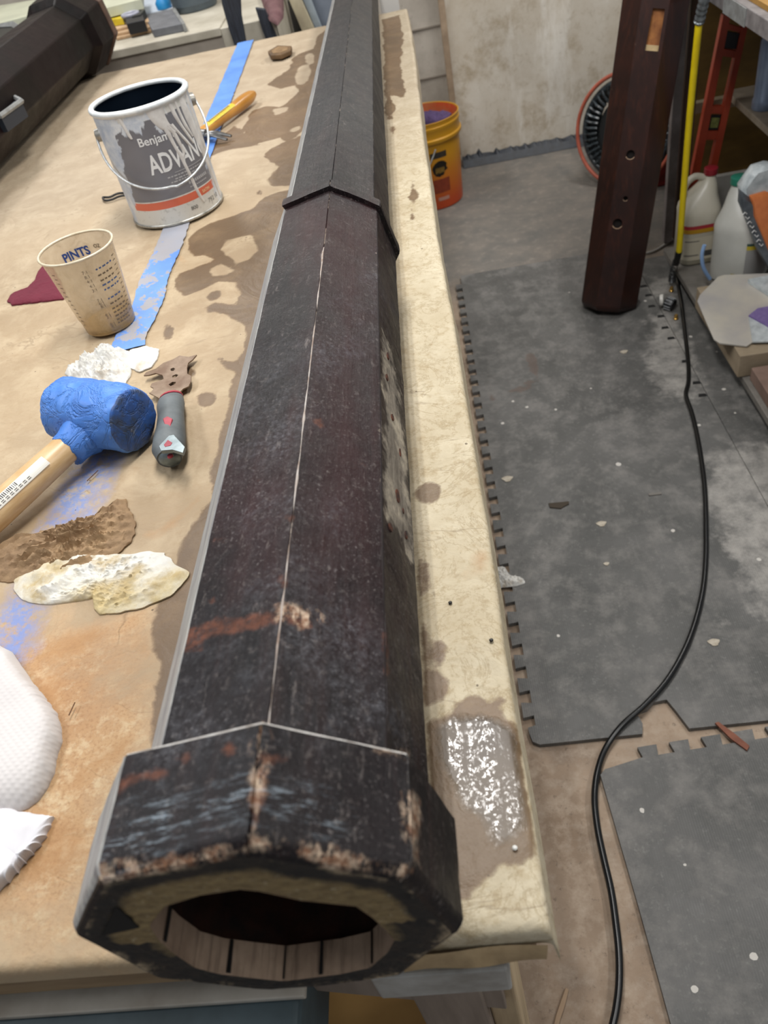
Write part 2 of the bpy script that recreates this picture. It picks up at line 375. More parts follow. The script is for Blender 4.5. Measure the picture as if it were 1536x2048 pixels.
light_px = [ell(620, 118, 10, 12), ell(606, 150, 14, 22, 30), ell(590, 258, 12, 5, -20), [(545, 218), (580, 212), (575, 222), (550, 230)], [(450, 480), (500, 470), (520, 500), (500, 520), (470, 530), (440, 500)], [(415, 540), (440, 525), (470, 540), (450, 552), (425, 552)], ell(455, 690, 25, 14, -20)]
brown2_px = [[(398, 985), (405, 1000), (380, 1025), (350, 1055), (325, 1070), (312, 1060), (335, 1040), (365, 1015)], ell(300, 1068, 20, 10), [(330, 445), (350, 470), (352, 500), (380, 530), (350, 520), (330, 490)],
  [(90, 1290), (140, 1260), (200, 1250), (215, 1270), (180, 1300), (120, 1335), (60, 1320)], [(40, 1410), (100, 1330), (130, 1340), (140, 1400), (110, 1440)], ell(1000, 1255, 0.1, .1),
  [(120, 1560), (200, 1500), (260, 1470), (270, 1500), (200, 1540), (150, 1600)], [(0, 1640), (100, 1620), (160, 1640), (200, 1700), (120, 1760), (60, 1780), (0, 1750)], [(260, 1270), (300, 1275), (300, 1320), (262, 1300)], ell(960, 1125, 22, 28, 20), ell(933, 1148, 12, 12)]
gloss_px = [[(868, 1450), (900, 1432), (960, 1430), (1010, 1450), (1035, 1460), (1048, 1560), (1050, 1650), (1015, 1690), (985, 1700), (960, 1640), (930, 1620), (900, 1560), (870, 1520)]]
warm_px = [[(-200, 1320), (60, 1230), (200, 1230), (330, 1240), (330, 1500), (200, 1950), (-400, 1950)], ]
blue_px = [[(246, 700), (300, 690), (280, 760), (262, 1), (262, 760), (235, 900), (205, 930), (165, 920), (190, 880), (215, 800)]]
blue_px = [[(222, 900), (185, 905), (140, 960), (105, 1010), (75, 1060), (60, 1080), (95, 1065), (150, 1060), (175, 1010), (205, 960)],
           [(25, 1180), (-5, 1240), (-20, 1320), (30, 1340), (62, 1300), (90, 1210), (70, 1190)], [(240, 900), (205, 905), (205, 925), (215, 960), (160, 1040), (120, 1060), (170, 1062), (215, 985)]]
pale_px = [[(905, 0), (840, 0), (790, 0)], [(810, 0), (860, 300), (905, 620), (950, 1000), (990, 1400), (1020, 1400), (970, 1000), (925, 600), (880, 300), (830, 0)]]
k = N('kraft_paper'); o_ = k.tc.outputs['Object']
n1 = k.noise(3, 8, .6); n2 = k.noise(14, 8, .65, dist=.4); n3 = k.noise(90, 6, .7); n4 = k.noise(350, 3, .6)
base = k.mix(k.ramp(n1, .35, .65), '#b09b7d', '#9d886c'); base = k.mix(k.ramp(n2, .45, .72, 0, .75), base, '#c0ae91'); base = k.mix(k.ramp(n3, .5, .8, 0, .5), base, '#957c5b')
warm = k.ramp(k.mth('ADD', k.attr('warm'), k.mth('MULTIPLY', k.mth('SUBTRACT', n2, .5), .25)), -.02, .06, 0, .8)
wc = k.mix(k.ramp(n2, .38, .68), '#ab7f52', '#b99568'); wc = k.mix(k.ramp(n4, .5, .62, 0, .55), wc, '#8f5f33'); wc = k.mix(k.ramp(n3, .5, .66, 0, .8), wc, '#cfb893'); wc = k.mix(k.ramp(n1, .45, .7, 0, .6), wc, '#9c6a3f')
base = k.mix(warm, base, wc)
pale = k.ramp(k.attr('rim'), .03, .09, 0, .85); pc = k.mix(k.ramp(n2, .35, .7), '#b8ab8f', '#cec4ab'); pc = k.mix(k.ramp(n3, .5, .68, 0, .6), pc, '#9c8863'); pc = k.mix(k.mth('MULTIPLY', k.ramp(k.mth('ABSOLUTE', k.mth('SUBTRACT', k.noise(11, 7, .7, dist=2.), .5)), .0, .025, 1, 0), .5), pc, '#8f7c58'); base = k.mix(pale, base, pc)
farr = k.ramp(k.attr('fary'), 1.35, 1.9, 0, .6); base = k.mix(farr, base, k.mix(k.ramp(n2, .35, .7), '#a3937e', '#b5a691'))
cz_ = k.noise(2.1, 5, .6, k.vec((1, 2.2, 1)), dist=1.3); crl = k.ramp(k.mth('ABSOLUTE', k.mth('SUBTRACT', cz_, .5)), 0, .006, 1, 0)
base = k.mix(k.mth('MULTIPLY', crl, k.ramp(n2, .45, .6, 0, .45)), base, '#6b553a')
def edge(nm, amp, w0, w1): return k.ramp(k.mth('ADD', k.attr(nm), k.mth('MULTIPLY', k.mth('SUBTRACT', n2, .5), amp)), w0, w1)
b2 = edge('brown', .03, -.002, .012); base = k.mix(k.mth('MULTIPLY', b2, .6), base, k.mix(n3, '#9a6f42', '#ab7f50'))
blue = k.mth('MULTIPLY', edge('blue', .05, -.012, .012), k.ramp(n3, .36, .56)); base = k.mix(k.mth('MULTIPLY', blue, .85), base, k.mix(n2, '#5672b4', '#7f95c4'))
s_ = edge('stain', .035, -.0015, .002); ed = k.mth('MULTIPLY', s_, k.ramp(k.mth('ADD', k.attr('stain'), k.mth('MULTIPLY', k.mth('SUBTRACT', n2, .5), .035)), .001, .006, 1, 0))
sc_ = k.mix(k.ramp(n1, .4, .6), '#6f573e', '#5e4a35'); sc_ = k.mix(k.ramp(n2, .5, .75, 0, .6), sc_, '#836a4b')
lt = edge('light', .02, -.001, .003); s2 = k.mth('MULTIPLY', s_, k.mth('SUBTRACT', 1., k.mth('MULTIPLY', lt, .85)))
base = k.mix(k.mth('MULTIPLY', s2, .92), base, sc_); base = k.mix(k.mth('MULTIPLY', ed, .4), base, '#6d5438')
gl = edge('gloss', .03, -.002, .004); base = k.mix(k.mth('MULTIPLY', gl, .92), base, k.mix(k.ramp(n1, .4, .6), '#37270f', '#574119'))
vo = k.n('ShaderNodeTexVoronoi'); vo.inputs['Scale'].default_value = 55; k.l(o_, vo.inputs['Vector'])
base = k.mix(k.mth('MULTIPLY', k.mth('LESS_THAN', vo.outputs['Distance'], k.ramp(n2, .5, .75, .02, .13)), .75), base, '#4c3a28')
k.col(base)
k.rough(k.mth('ADD', k.mth('MULTIPLY', gl, -.05), k.mth('ADD', k.mth('MULTIPLY', s2, -.2), .68)))
cr = k.n('ShaderNodeTexNoise'); cr.inputs['Scale'].default_value = 9; cr.inputs['Detail'].default_value = 6; cr.inputs['Distortion'].default_value = 1.2; k.l(o_, cr.inputs['Vector'])
ridg = k.mth('ABSOLUTE', k.mth('SUBTRACT', cr.outputs['Fac'], .5))
dry = k.mth('SUBTRACT', 1., k.mth('MULTIPLY', gl, .985)); gn = k.mth('MULTIPLY', gl, k.noise(190, 2, .5))
hh = k.mth('ADD', k.mth('MULTIPLY', k.mth('ADD', k.mth('MULTIPLY', ridg, 2.4), k.mth('MULTIPLY', n3, .35)), dry), k.mth('MULTIPLY', gn, .06))
k.b.inputs['Coat Roughness'].default_value = .03; k.l(k.mth('MULTIPLY', gl, k.mth('MULTIPLY', k.ramp(k.noise(300, 3, .6), .47, .62), k.ramp(k.noise(3.2, 3, .5, k.vec((22, 1.2, 1))), .4, .56))), k.b.inputs['Coat Weight'])
bp = k.bump(hh, .6, .004); k.l(bp.outputs[0], k.b.inputs['Coat Normal'])
KP = k.m
def paper_xyz(a, b):
    """a = x along the sheet (unrolled), b = y; both fold down past the board's edges"""
    xe = XE+.004*math.sin(b*3.1+.5)+.003*fbm(b, 0, 0, 4); R_ = .007
    z = H
    x = a; da = a-(xe-R_)
    if da > 0:
        t = min(da/R_, PI/2); x = xe-R_+R_*math.sin(t); z -= R_*(1-math.cos(t))
        if da > R_*PI/2: z -= da-R_*PI/2; x += (da-R_*PI/2)*.12
    y = b; db = (YN+R_)-b
    if db > 0:
        t = min(db/R_, PI/2); y = YN+R_-R_*math.sin(t); z -= R_*(1-math.cos(t))
        if db > R_*PI/2: z -= db-R_*PI/2
    df = b-(YF-R_)
    if df > 0: t = min(df/R_, PI/2); y = YF-R_+R_*math.sin(t); z -= R_*(1-math.cos(t))+max(0, df-R_*PI/2)
    wr = .0012*fbm(a, b, 0, 9)+.0018*max(0, fbm(a, b*.4, 2, 5))
    if da < 0 and db < 0: z += wr*min(1, -da/.02)
    return x, y, z
aa = list(np.arange(XW, -.6, .02))+list(np.arange(-.6, XE-.012, .0055))+list(np.linspace(XE-.008, XE+.038, 16))
bb = list(np.linspace(YN-.018, YN+.012, 11))+list(np.arange(YN+.016, 1.1, .006))+list(np.arange(1.1, YF-.01, .011))+[YF-.004, YF, YF+.006, YF+.03]
mb = MB(); na = len(aa)
mb.v = [paper_xyz(a, b) for b in bb for a in aa]
mb.f = [(j*na+i, j*na+i+1, (j+1)*na+i+1, (j+1)*na+i) for j in range(len(bb)-1) for i in range(na-1)]
X = np.array([a for b in bb for a in aa]); Y = np.array([b for b in bb for a in aa])
def tpoly(pls): return [[tb(*p) for p in pl] for pl in pls]
at_ = {'stain': sdfs(X, Y, tpoly(stain_px)), 'light': sdfs(X, Y, tpoly(light_px)), 'brown': sdfs(X, Y, tpoly([p for p in brown2_px])), 'gloss': sdfs(X, Y, tpoly(gloss_px)),
       'warm': sdfs(X, Y, tpoly(warm_px)), 'blue': sdfs(X, Y, tpoly(blue_px)), 'rim': X+.13-.0*Y, 'fary': Y-X*.3}
o = obj('kraft_paper', mb, KP, attrs=at_, smooth=1.2); tag(o, 'stained tan kraft paper covering the whole workbench top', 'paper')
# folded flap below the right near corner
mb = MB(); pts = []
for i in range(14):
    t = i/13; pts.append([(-.085+t*.092, YN-.002-.001*math.sin(t*7), H-.017), (-.085+t*.090, YN-.007+.001*math.sin(t*9), H-.034+.004*t), (-.08+t*.085, YN-.001, H-.044+.006*t)])
mb.v = [p for r in pts for p in r]; mb.f = [(i*3+j, i*3+j+1, i*3+j+4, i*3+j+3) for i in range(13) for j in range(2)]
o = obj('paper_flap', mb, mat('flap_paper', '#b59c76', '#9c8461', sc=60, rough=.7, bump=.3), smooth=1.0); tag(o, 'folded brown paper flap hanging under the bench corner nearest the camera', 'paper')

# ---- blue masking tape on the paper
k = N('blue_masking_tape'); n2 = k.noise(22, 6, .7); n3 = k.noise(7, 5, .6); wear = k.ramp(k.attr('wear'), 0, 1)
c = k.mix(k.ramp(n3, .4, .6), '#5f8fd6', '#4f7fcb'); g = k.mth('GREATER_THAN', k.mth('MULTIPLY', wear, 1.), n2); c = k.mix(g, c, k.mix(n3, '#a3907a', '#8b95a6')); k.col(k.mix(k.mth('MULTIPLY', wear, .35), c, '#8f9fb8')); k.rough(.6); k.bump(n2, .2)
cl = [((492, 85), 33), ((455, 180), 37), ((434, 232), 42), ((392, 340), 46), ((352, 460), 50), ((335, 505), 50), ((310, 560), 54), ((296, 612), 56), ((262, 680), 60), ((258, 702), 60)]
cw = [tb(*p) for p, w_ in cl]; N_ = 160; mb = MB(); wr = []
cc = smooth_path([(x, y, 0) for x, y in cw], 16)
for i, p in enumerate(cc):
    a = Vector(cc[max(i-1, 0)]); b = Vector(cc[min(i+1, len(cc)-1)]); t = (b-a).normalized(); nn = Vector((-t.y, t.x, 0)); hw = .0245
    py = proj((p[0], p[1], H))[1]; wv = 0 if py < 440 else (.62 if py < 500 else (.5 if py < 560 else (.46 if py < 640 else .5)))
    jl = .002*fbm(p[1], 1, 0, 60); jr = .002*fbm(p[1], 5, 0, 60)
    for s_i, s in enumerate((-1, -.5, 0, .5, 1)):
        x = p[0]+nn.x*s*hw+(jl if s < 0 else jr)*(abs(s) == 1); mb.v.append((x, p[1]+nn.y*s*hw, H+.0035+.0008*fbm(x, p[1], 0, 40))); wr.append(wv)
mb.f = [(i*5+j, i*5+j+1, i*5+j+6, i*5+j+5) for i in range(len(cc)-1) for j in range(4)]
tag(obj('masking_tape', mb, k.m, attrs={'wear': wr}), 'strip of blue masking tape running along the paper, passing under the paint can', 'tape')

# ================================================================== the big hollow post
PX, PZ, ROT = -.1362, H+.0944, math.radians(1.84); RC, RS1, TP1, RS2, TP2 = .1021, .0874, -.0105, .0818, -.0092
Y0, Y1, YC, YEND = .1475, .2085, .955, 3.15
def pxc(y): return -.1343+.0048*y
def rotc(y): return math.radians(3.2-.86*y)
BZ = H+.0005
def octa(R, per=12, rnd=.05, rot=ROT, cy=(PX, PZ)):
    """rounded-corner octagon, list of (x,z) and face index; starts at vertex angle 77"""
    V = [(math.cos(math.radians(77+45*i)+rot)*R, math.sin(math.radians(77+45*i)+rot)*R) for i in range(8)]
    out = []
    for i in range(8):
        a = V[i]; b = V[(i+1) % 8]
        tl = [0, .012, .03, .07]+[.07+(.86)*q/(per-6) for q in range(1, per-6)]+[.93, .97, .988]
        for j in range(per):
            t = tl[j]; tt = t
            x = a[0]+(b[0]-a[0])*tt; z = a[1]+(b[1]-a[1])*tt
            if j == 0:  # pull the corner in slightly = worn arris
                x *= (1-rnd*.35); z *= (1-rnd*.35)
            out.append((cy[0]+x, cy[1]+z))
    return out
k = N('dark_lacquered_wood'); v = k.vec((14, .7, 14)); g1 = k.noise(5, 8, .7, v); n1 = k.noise(5, 6, .6); n2 = k.noise(26, 8, .7); n3 = k.noise(160, 5, .7)
c = k.mix(k.ramp(n1, .38, .62), '#0c0a0c', '#160e10'); c = k.mix(k.ramp(g1, .5, .7, 0, .55), c, '#2a1a19'); c = k.mix(k.ramp(k.noise(9, 8, .75, k.vec((9, .6, 9))), .54, .66, 0, .5), c, '#0a090a')
red = k.ramp(k.mth('ADD', k.attr('red'), k.mth('MULTIPLY', k.mth('SUBTRACT', n2, .5), .08)), -.02, .03, 0, .75); c = k.mix(red, c, k.mix(g1, '#180709', '#351315'))
grey = k.ramp(k.attr('py'), .9, 1.3, 0, .5); c = k.mix(grey, c, '#303234')  # grey sheen of the overhead lights mixed into the far half's colour
c = k.mix(k.ramp(n3, .57, .70, 0, .5), c, '#5f5855'); c = k.mix(k.ramp(k.noise(120, 6, .8, k.vec((1, .25, 1))), .6, .72, 0, .55), c, '#78706c')
c = k.mix(k.mth('MULTIPLY', k.ramp(k.noise(420, 3, .7), .6, .7), k.ramp(k.noise(6, 5, .7), .42, .64, .04, .5)), c, '#8a8482')
sp = k.n('ShaderNodeTexVoronoi'); sp.inputs['Scale'].default_value = 60; k.l(k.tc.outputs['Object'], sp.inputs['Vector'])
c = k.mix(k.mth('LESS_THAN', sp.outputs['Distance'], k.ramp(n2, .56, .76, .0, .2)), c, '#7d7067')
def ed(nm, amp, a, b, s=n2): return k.ramp(k.mth('ADD', k.attr(nm), k.mth('MULTIPLY', k.mth('SUBTRACT', s, .5), amp)), a, b)
c = k.mix(k.mth('MULTIPLY', ed('bloom', .12, -.03, .05), k.mth('MULTIPLY', k.ramp(k.noise(210, 6, .8), .42, .62), k.ramp(k.noise(14, 6, .75), .4, .62, 0, .8))), c, '#6f7076')
c = k.mix(k.mth('MULTIPLY', ed('rust', .018, -.0015, .0015), k.ramp(k.noise(70, 6, .8), .36, .5, .1, .95)), c, k.mix(k.ramp(n3, .4, .7), '#46271a', '#683d2b'))
c = k.mix(k.mth('MULTIPLY', ed('pale', .03, -.002, .002), k.ramp(k.noise(110, 7, .8, k.vec((1, .35, 1))), .44, .52)), c, k.mix(k.ramp(k.noise(150, 5, .75), .42, .58), '#7c5a44', '#b9a48e'))
c = k.mix(k.mth('MULTIPLY', ed('blue', .04, -.01, .02), k.ramp(k.noise(110, 7, .8, k.vec((.5, 2.6, .5))), .52, .66, 0, .85)), c, '#b4c3cf')
rw = k.mix(k.ramp(k.noise(30, 8, .75, k.vec((6, .5, 6))), .35, .7), '#8d8578', '#4b433c'); rw = k.mix(k.ramp(n2, .5, .7), rw, '#b6ab97')
c = k.mix(ed('raw', .035, -.001, .003), c, rw)
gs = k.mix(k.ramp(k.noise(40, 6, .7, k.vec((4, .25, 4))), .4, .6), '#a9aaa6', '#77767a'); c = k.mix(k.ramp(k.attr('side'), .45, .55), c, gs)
c = k.mix(k.mth('MULTIPLY', k.ramp(k.attr('edge'), .3, .9), k.ramp(k.noise(34, 5, .75), .53, .6)), c, k.mix(n3, '#a89a90', '#c3b6a6'))
k.col(c)
k.rough(k.mth('ADD', k.ramp(n2, .3, .7, .36, .56), k.mth('MULTIPLY', ed('raw', .02, 0, .003), .35)))
k.b.inputs['Specular IOR Level'].default_value = .24
k.bump(k.mth('ADD', g1, k.mth('ADD', n3, k.noise(45, 6, .7))), .4, .002); PW = k.m
rust_px = [[(372, 1262), (400, 1250), (470, 1236), (520, 1225), (552, 1228), (556, 1246), (520, 1255), (460, 1268), (410, 1280), (378, 1302), (362, 1308)], [(565, 1232), (600, 1236), (625, 1245), (620, 1256), (590, 1252)],
           ell(513, 961, 7, 4), ell(437, 1082, 10, 6), ell(583, 1038, 8, 10, 60), ell(570, 1165, 5, 9), ell(718, 930, 8, 5), ell(637, 846, 9, 6), ell(405, 1300, 5, 6), ell(420, 1200, 5, 6), ell(455, 1498, 11, 8), ell(428, 1408, 4, 3),
           [(353, 1522), (372, 1510), (384, 1512), (382, 1524), (362, 1528)], [(590, 1524), (600, 1518), (612, 1520), (606, 1538), (596, 1534)], ell(688, 1538, 5, 12), ell(530, 1515, 12, 8),
           [(236, 1560), (270, 1545), (330, 1545), (330, 1553), (270, 1562), (240, 1590), (232, 1585)], [(500, 1590), (520, 1570), (530, 1600), (515, 1660), (500, 1665)], [(766, 1265), (772, 1270), (775, 1340), (769, 1345)]]
pale_pp = [[(555, 1215), (565, 1205), (600, 1215), (640, 1226), (644, 1245), (610, 1248), (575, 1246), (556, 1244)], [(515, 1450), (528, 1450), (532, 1560), (520, 1640), (505, 1690), (498, 1690), (508, 1600)],
           [(498, 1672), (560, 1668), (640, 1690), (700, 1712), (830, 1730), (832, 1752), (700, 1740), (560, 1700), (500, 1702)], [(720, 1490), (808, 1500), (812, 1520), (740, 1508)], [(808, 1590), (830, 1600), (832, 1740), (820, 1700)], [(190, 1742), (300, 1730), (420, 1700), (495, 1690), (495, 1704), (420, 1722), (300, 1752), (200, 1770)]]
blue_pp = [[(215, 1640), (300, 1600), (420, 1600), (500, 1560), (505, 1640), (420, 1650), (300, 1690), (205, 1740)], [(520, 1580), (640, 1600), (700, 1640), (640, 1650), (540, 1620)]]
bloom_px = [[(560, 1010), (640, 1040), (625, 1130), (640, 1200), (560, 1190)], [(370, 1320), (520, 1270), (540, 1400), (345, 1470)], [(560, 1270), (680, 1240), (700, 1300), (560, 1340)], [(330, 1440), (520, 1400), (520, 1445), (320, 1490)], [(620, 700), (755, 560), (756, 640), (640, 720)], [(480, 760), (590, 700), (560, 900), (450, 930)], [(640, 1250), (770, 1300), (772, 1440), (600, 1400)]]
raw_px = [[(762, 655), (780, 690), (797, 760), (803, 830), (810, 900), (816, 980), (824, 1060), (829, 1128), (820, 1125), (805, 1090), (790, 1060), (778, 1045), (768, 990), (765, 900), (768, 800)]]
red_px = [[(560, 400), (755, 400), (765, 1100), (640, 1200), (575, 1150), (600, 900), (640, 600)], [(430, 950), (600, 900), (560, 1150), (480, 1150)], [(700, 1150), (770, 1150), (770, 1300), (700, 1280)]]
def post_section(ys, Rf, per=12, cap_=False):
    mb = MB(); n = 8*per; attrs = dict(py=[], side=[], edge=[])
    for y in ys:
        R = Rf(y); ring = octa(R, per) if cap_ else octa(R, per, rot=rotc(y), cy=(pxc(y), PZ))
        for j, (x, z) in enumerate(ring):
            d = .0006*fbm(x, y, z, 30)
            z2 = max(z, BZ) if z < PZ else z
            mb.v.append((x+d, y, z2+d)); attrs['py'].append(y); attrs['side'].append(1. if (per*1+1 <= j <= per*2-1) else 0.)
            attrs['edge'].append(1. if j % per == 0 and j in (0, per, 7*per, 6*per) else 0.)
    m = len(ys); mb.f = [(i*n+j, i*n+(j+1) % n, (i+1)*n+(j+1) % n, (i+1)*n+j) for i in range(m-1) for j in range(n)]
    return mb, attrs, n
def pix_attrs(mb, at):
    px, py, dz = proj(np.array(mb.v)); s = F/dz
    for nm, pl in (('bloom', bloom_px), ('rust', rust_px), ('pale', pale_pp), ('blue', blue_pp), ('raw', raw_px), ('red', red_px)):
        at[nm] = np.clip(sdfs(px, py, pl)/s, -1, 1)
        far_ = np.array(mb.v)[:, 2] < H+.03; at[nm] = np.where(far_, -1., at[nm])
    at['red'] = np.clip(at['red'], -1, 1)
    return at
post = thing('wooden_post', 'long dark octagonal hollow wooden post lying lengthwise on the paper-covered bench', 'post', (PX, Y0, H))
def geo(a, b, n, g=1.01):
    s = [g**i for i in range(n)]; t = np.cumsum([0]+s[:-1]); return list(a+(b-a)*t/t[-1])
mb, at1, n = post_section(geo(Y1-.01, YC+.01, 240, 1.006), lambda y: RS1+TP1*y)
obj('shaft', mb, PW, post, smooth=.3, attrs=pix_attrs(mb, at1))
mb, at2, n = post_section(geo(YC, YEND, 110), lambda y: RS2+TP2*y)
mb.f.append(tuple(range(109*n, 110*n))); obj('upper_shaft', mb, PW, post, smooth=.3, attrs=pix_attrs(mb, at2))
# collar with raised lip
ys = [YC-.022, YC-.0215, YC-.014, YC-.002, YC+.006, YC+.012]
rr = {0: RS1+TP1*YC, 1: .0832, 2: .0838, 3: .0832, 4: .0775, 5: RS2+TP2*YC-.002}
mb, at3, n = post_section(ys, lambda y: rr[min(range(6), key=lambda i: abs(ys[i]-y))])
for i_, v_ in enumerate(mb.v):      # the lip is missing on the bare, planed side
    if 13 <= i_ % n <= 35: f_ = (RS1+TP1*v_[1]-.0015)/rr[i_//n]; mb.v[i_] = (pxc(v_[1])+(v_[0]-pxc(v_[1]))*f_, v_[1], max(BZ, PZ+(v_[2]-PZ)*f_))
at3 = pix_attrs(mb, at3); at3['raw'] = at3['raw']*0-1; at3['side'] = [0.]*len(mb.v)
obj('collar', mb, PW, post, smooth=.3, attrs=at3)
# base cap: outer skin
mb, at4, n = post_section([Y0-.001, Y0, Y0+.003]+geo(Y0+.006, Y1-.004, 26)+[Y1-.001, Y1, Y1], lambda y: RC, cap_=True)
V = np.array(mb.v).reshape(-1, n, 3); per = 12
for i in range(V.shape[0]):
    y = V[i, 0, 1]; f_ = 1.
    if i == 0: f_ = .935
    elif i == 1: f_ = .962
    elif i == 2: f_ = .986
    elif i == V.shape[0]-2: f_ = .985
    elif i == V.shape[0]-1: f_ = .86
    for j in range(n):
        w_ = 1+.006*fbm(j*.3, y*30, 0, 1)
        V[i, j, 0] = PX+(V[i, j, 0]-PX)*f_*w_; V[i, j, 2] = max(PZ+(V[i, j, 2]-PZ)*f_*w_, BZ)
mb.v = [tuple(p) for p in V.reshape(-1, 3)]
at4 = pix_attrs(mb, at4); at4['side'] = [s if i//n > 1 else 0. for i, s in enumerate(at4['side'])]
cap = obj('base_cap', mb, PW, post, smooth=.5, attrs=at4)
# end grain face with the hollow
op_px = [(300, 1852), (305, 1842), (330, 1812), (400, 1790), (480, 1778), (520, 1782), (600, 1800), (712, 1812), (745, 1835), (770, 1858), (789, 1880), (775, 1905), (740, 1935), (680, 1948), (567, 1962), (500, 1955), (440, 1948), (390, 1935), (345, 1905), (318, 1880)]
YF0 = Y0+.0005
opw = [(float(at(px, py, 1, Y0)[0]), float(at(px, py, 1, Y0)[2])) for px, py in op_px]
cx = sum(p[0] for p in opw)/len(opw); cz = sum(p[1] for p in opw)/len(opw)
def ray_poly(poly, ang, c):
    dx, dz = math.cos(ang), math.sin(ang); best = None
    for i in range(len(poly)):
        ax, az = poly[i][0]-c[0], poly[i][1]-c[1]; bx, bz = poly[(i+1) % len(poly)][0]-c[0], poly[(i+1) % len(poly)][1]-c[1]
        ex, ez = bx-ax, bz-az; den = dx*ez-dz*ex
        if abs(den) < 1e-12: continue
        t = (ax*ez-az*ex)/den; u = (ax*dz-az*dx)/den
        if t > 0 and -1e-6 <= u <= 1+1e-6: best = t if best is None else max(best, t)
    return best or .03
outer = [(V[0, j, 0], V[0, j, 2]) for j in range(n)]
NA = 144; rows = []
for kx in range(9):
    s = kx/8; ring = []
    for j in range(NA):
        a = 2*PI*j/NA; ro = ray_poly(outer, a, (cx, cz)); ri = ray_poly(opw, a, (cx, cz)); ri = min(ri, ro-.004); r = ro+(ri-ro)*s
        yy = Y0-.001+.001*s+(.0015*fbm(a*3, s*3, 1, 3))*(0 < kx < 8)
        topness = max(0, math.sin(a)); pass
        ring.append((cx+r*math.cos(a), yy, cz+r*math.sin(a)))
    rows.append(ring)
mb = MB(); mb.loft(rows, False, False)
k = N('end_grain_wood'); n2 = k.noise(45, 8, .75); n3 = k.noise(220, 4, .7); r_ = k.attr('ring')
fib = k.mix(k.ramp(k.noise(90, 6, .7, k.vec((1, 1, 2.5))), .3, .65), '#6a5638', '#a08a5e'); fib = k.mix(k.ramp(n3, .58, .75), fib, '#c6b899')
dk = k.mix(k.ramp(n2, .45, .7), '#1b1816', '#34291f'); dk = k.mix(k.ramp(n3, .66, .76, 0, .7), dk, '#8d8273'); m1 = k.ramp(k.mth('ADD', r_, k.mth('MULTIPLY', k.mth('SUBTRACT', n2, .5), .35)), .32, .5)
dk = k.mix(k.mth('MULTIPLY', k.ramp(r_, 0, .12, 1, 0), k.ramp(k.noise(40, 6, .7), .5, .62)), dk, '#b5a183')
k.col(k.mix(m1, dk, fib)); k.rough(.75); k.bump(k.mth('ADD', n2, n3), .8, .003)
rg = []
for kx in range(9):
    for j in range(NA):
        tp = math.sin(2*PI*j/NA); rg.append(kx/8*(1.1 if tp > .1 else (.45 if tp > -.3 else .25)))
obj('end_grain', mb, k.m, post, smooth=.8, attrs={'ring': rg})
# hollow interior made of staves
k = N('stave_interior'); g = k.noise(12, 7, .7, k.vec((20, 1.2, 20))); n2 = k.noise(18, 6)
c = k.mix(k.ramp(n2, .35, .65), '#b39b85', '#7d6654'); c = k.mix(k.ramp(g, .5, .72, 0, .7), c, '#43342a'); k.col(c); k.rough(.8); k.bump(g, .4)
mb = MB(); rows = []
for yy, f_ in ((Y0-.0002, 1.), (Y0+.01, 1.0), (Y0+.019, 1.0)):
    rows.append([(cx+(p[0]-cx)*f_, yy, cz+(p[1]-cz)*f_) for p in opw])
mb.loft(rows, False, False); obj('hollow_lining', mb, k.m, post)
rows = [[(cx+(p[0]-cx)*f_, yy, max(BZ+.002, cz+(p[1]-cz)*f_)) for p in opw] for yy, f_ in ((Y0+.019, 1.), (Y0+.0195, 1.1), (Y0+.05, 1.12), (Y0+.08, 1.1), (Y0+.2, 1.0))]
obj('deep_hollow', MB().loft(rows, False, True), mat('deep_brown', '#1d0f09', '#3a1c0e', sc=60, rough=.9, bump=.6), post)  # reddish wood, darkened in colour for the unlit depth of the hollow
for (a, b) in (((440, 1962), (468, 1868)), ((650, 1958), (652, 1865)), ((567, 1962), (563, 1870)), ((318, 1885), (390, 1868)), ((745, 1930), (720, 1862))):
    pa = at(a[0], a[1], 1, Y0); x = cx+(pa[0]-cx)*.99
    # crack between staves on the floor of the hollow
    ang = math.atan2(pa[2]-cz, pa[0]-cx); r = ray_poly(opw, ang, (cx, cz))-.0012; xx = cx+r*math.cos(ang); zz = cz+r*math.sin(ang)
    w_ = .0011 if a[0] in (440, 650) else .0003
    mb = MB().loft([[(xx-w_, Y0+.001, zz), (xx+w_, Y0+.001, zz), (xx+w_, Y0+.001, zz-.003), (xx-w_, Y0+.001, zz-.003)], [(xx-w_*.6, Y0+.0185, zz+.0004), (xx+w_*.6, Y0+.0185, zz+.0004), (xx+w_*.6, Y0+.0185, zz-.003), (xx-w_*.6, Y0+.0185, zz-.003)]])
    obj('stave_gap', mb, mat('gap_black', '#0c0907', rough=.95), post)
# triangular notch at the left of the end
tri = [at(px, py, 1, Y0-.0015) for px, py in ((232, 1814), (204, 1872), (278, 1856))]
mb = MB().loft([[tuple(p) for p in tri], [tuple(p+np.array([0, .0035, 0])) for p in tri]]); obj('notch', mb, mat('gap_black'), post)
# long crack between the two right-hand faces
for vv, (ya, yb, w_) in {32: (Y1, .9, .0009)}.items():
    pts = [(pxc(y)+(RS1+TP1*y-.0012)*math.cos(math.radians(vv)+rotc(y)), y, PZ+(RS1+TP1*y-.0012)*math.sin(math.radians(vv)+rotc(y))) for y in np.linspace(ya, yb, 20)]
    obj('edge_crack', MB().tube(pts, w_*1.4, 6), mat('crack_dark', '#170c0b', rough=.9), post)
